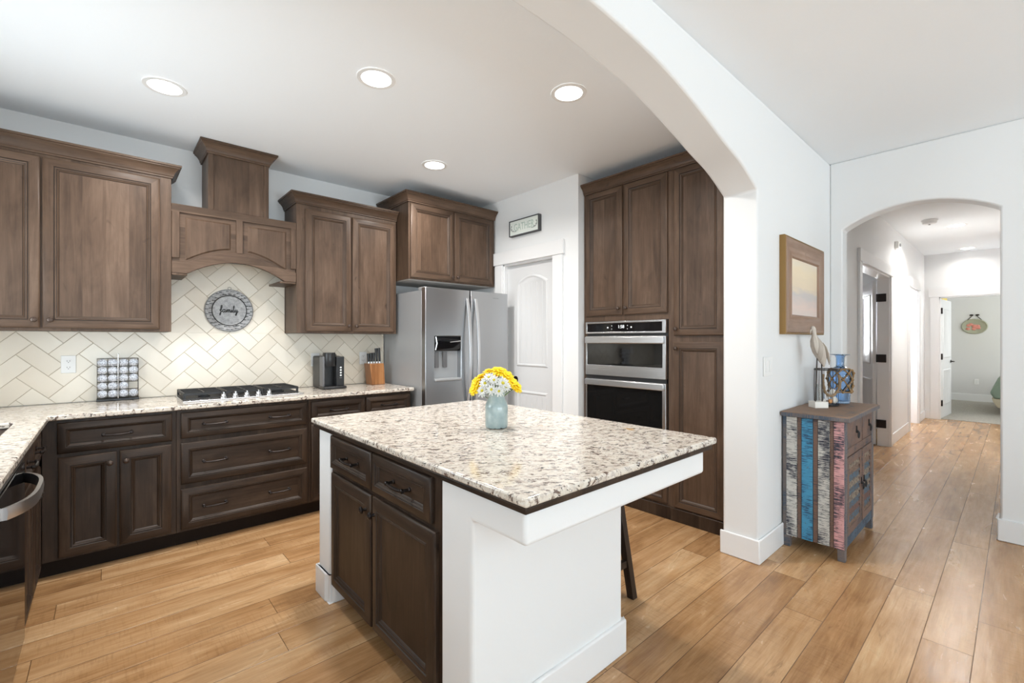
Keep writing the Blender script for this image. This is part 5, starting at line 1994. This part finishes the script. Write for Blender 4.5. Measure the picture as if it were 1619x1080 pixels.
sd = thing('smoke_detector', 'white round smoke detector on the hallway ceiling', 'smoke detector', (7.35, 0.71, CEIL))
mb = MB(Matrix.Translation((7.35, 0.71, CEIL)))
mb.lathe([(0.075, -0.0005), (0.075, -0.018), (0.062, -0.020), (0.062, -0.028), (0.068, -0.030), (0.060, -0.048), (0.03, -0.054), (0, -0.055)], (0, 0, 0), 30)
mb.build('housing', 'white_plastic', sd)
MB(Matrix.Translation((7.35, 0.71, CEIL))).lathe([(0.010, -0.0545), (0.010, -0.060), (0, -0.061)], (0, 0, 0), 12).build('test_button', 'grey_plastic', sd)
cb = thing('door_chime', 'small white sensor box high on the hallway wall between the doorways', 'sensor', (7.66, HY_, 2.56))
MB().box(7.60, 7.72, HY_ - 0.045, HY_ - 0.001, 2.515, 2.605).build('housing', 'white_plastic', cb, 0.01, 3)
MB().lathe([(0.022, 0), (0.020, -0.012), (0, -0.016)], (7.66, HY_ - 0.045, 2.56), 16, 'y').build('sensor_lens', 'fridge_side', cb)

# ------------------------------------------------------------------ far bedroom
op = thing('oval_plaque', 'oval floral plaque hanging on the grey bedroom wall', 'wall decor', (14.0, 0.64, 1.5))
PCy, PCz = 0.632, 1.625
mb = MB(FR)
rows = []
for r, d in ((0.0, 0.0), (0.99, 0.0), (1.0, -0.012), (0.93, -0.024), (0.86, -0.016)):
    rows.append([(-PCy + 0.205 * max(r, 0.01) * math.cos(2 * PI * k / 36), 13.998 + d, PCz + 0.165 * max(r, 0.01) * math.sin(2 * PI * k / 36)) for k in range(36)])
MAT['plaque_green'] = plain('sage_plaque', (0.36, 0.36, 0.27), 0.6)
MAT['coral'] = plain('coral_flower_paint', (0.62, 0.24, 0.19), 0.6)
mb.rows(rows[1:], True, True, True)
mb.build('rim', 'plaque_green', op)
mb = MB(FR)
for k in range(12):
    a = random.uniform(0, 2 * PI)
    q_ = random.uniform(0, 0.6)
    mb.sphere((-PCy + 0.19 * q_ * math.cos(a), 13.980, PCz - 0.01 + 0.14 * q_ * math.sin(a)), 0.036, 8, 6, (1, 0.25, 0.8))
mb.build('painted_flowers', 'coral', op)
mb = MB(FR)
for s_ in (-1, 1):
    mb.tube([(-PCy + s_ * 0.11, 13.99, PCz + 0.135), (-PCy + s_ * 0.03, 13.99, PCz + 0.235)], 0.006, 6)
    mb.sphere((-PCy + s_ * 0.045, 13.985, PCz + 0.245), 0.022, 8, 6, (1.5, 0.4, 0.8))
mb.build('hanging_bow', 'bronze', op)
bdm = thing('bed', 'bed with sage green and beige bedding at the right of the bedroom doorway', 'bed', (12.6, -0.65, 0.0))
mb = MB()
mb.prism([(-1.5, 0.30), (0.285, 0.30), (0.335, 0.40), (0.275, 0.56), (0.17, 0.70), (-1.5, 0.72)], 'yz', 11.6, 13.4)
mb.build('coverlet', 'green_bed', bdm, 0.03, 3)
MB().prism([(-1.45, 0.14), (0.24, 0.14), (0.295, 0.24), (0.315, 0.298), (-1.45, 0.298)], 'yz', 11.62, 13.38).build('bed_skirt', 'beige_bed', bdm, 0.01)
for bx in (11.75, 13.25):
    for by in (-1.4, 0.02):
        MB().box(bx - 0.03, bx + 0.03, by - 0.03, by + 0.03, 0.008, 0.14).build('leg', 'stool', bdm)
mb = MB()
rows = []
for k in range(25):
    x = 12.75 + 0.6 * k / 24
    y = 1.06 + 0.03 * math.sin(k * 1.7) - 0.02
    rows.append([(x, y - 0.006, 0.95), (x, y - 0.006, 2.3), (x, y + 0.006, 2.3), (x, y + 0.006, 0.95)])
mb.rows(rows)
cu_ = thing('window_curtain', 'narrow yellow curtain behind the open bedroom door', 'curtain', (13.05, 1.06, 0.95))
mb.build('cloth', 'curtain', cu_)
mb = MB()
mb.tube([(12.6, 1.045, 2.32), (13.5, 1.045, 2.32)], 0.012, 10)
for x in (12.65, 13.45):
    mb.tube([(x, 1.045, 2.32), (x, 1.25, 2.32)], 0.008, 8)
mb.build('curtain_rod', 'bronze', cu_)
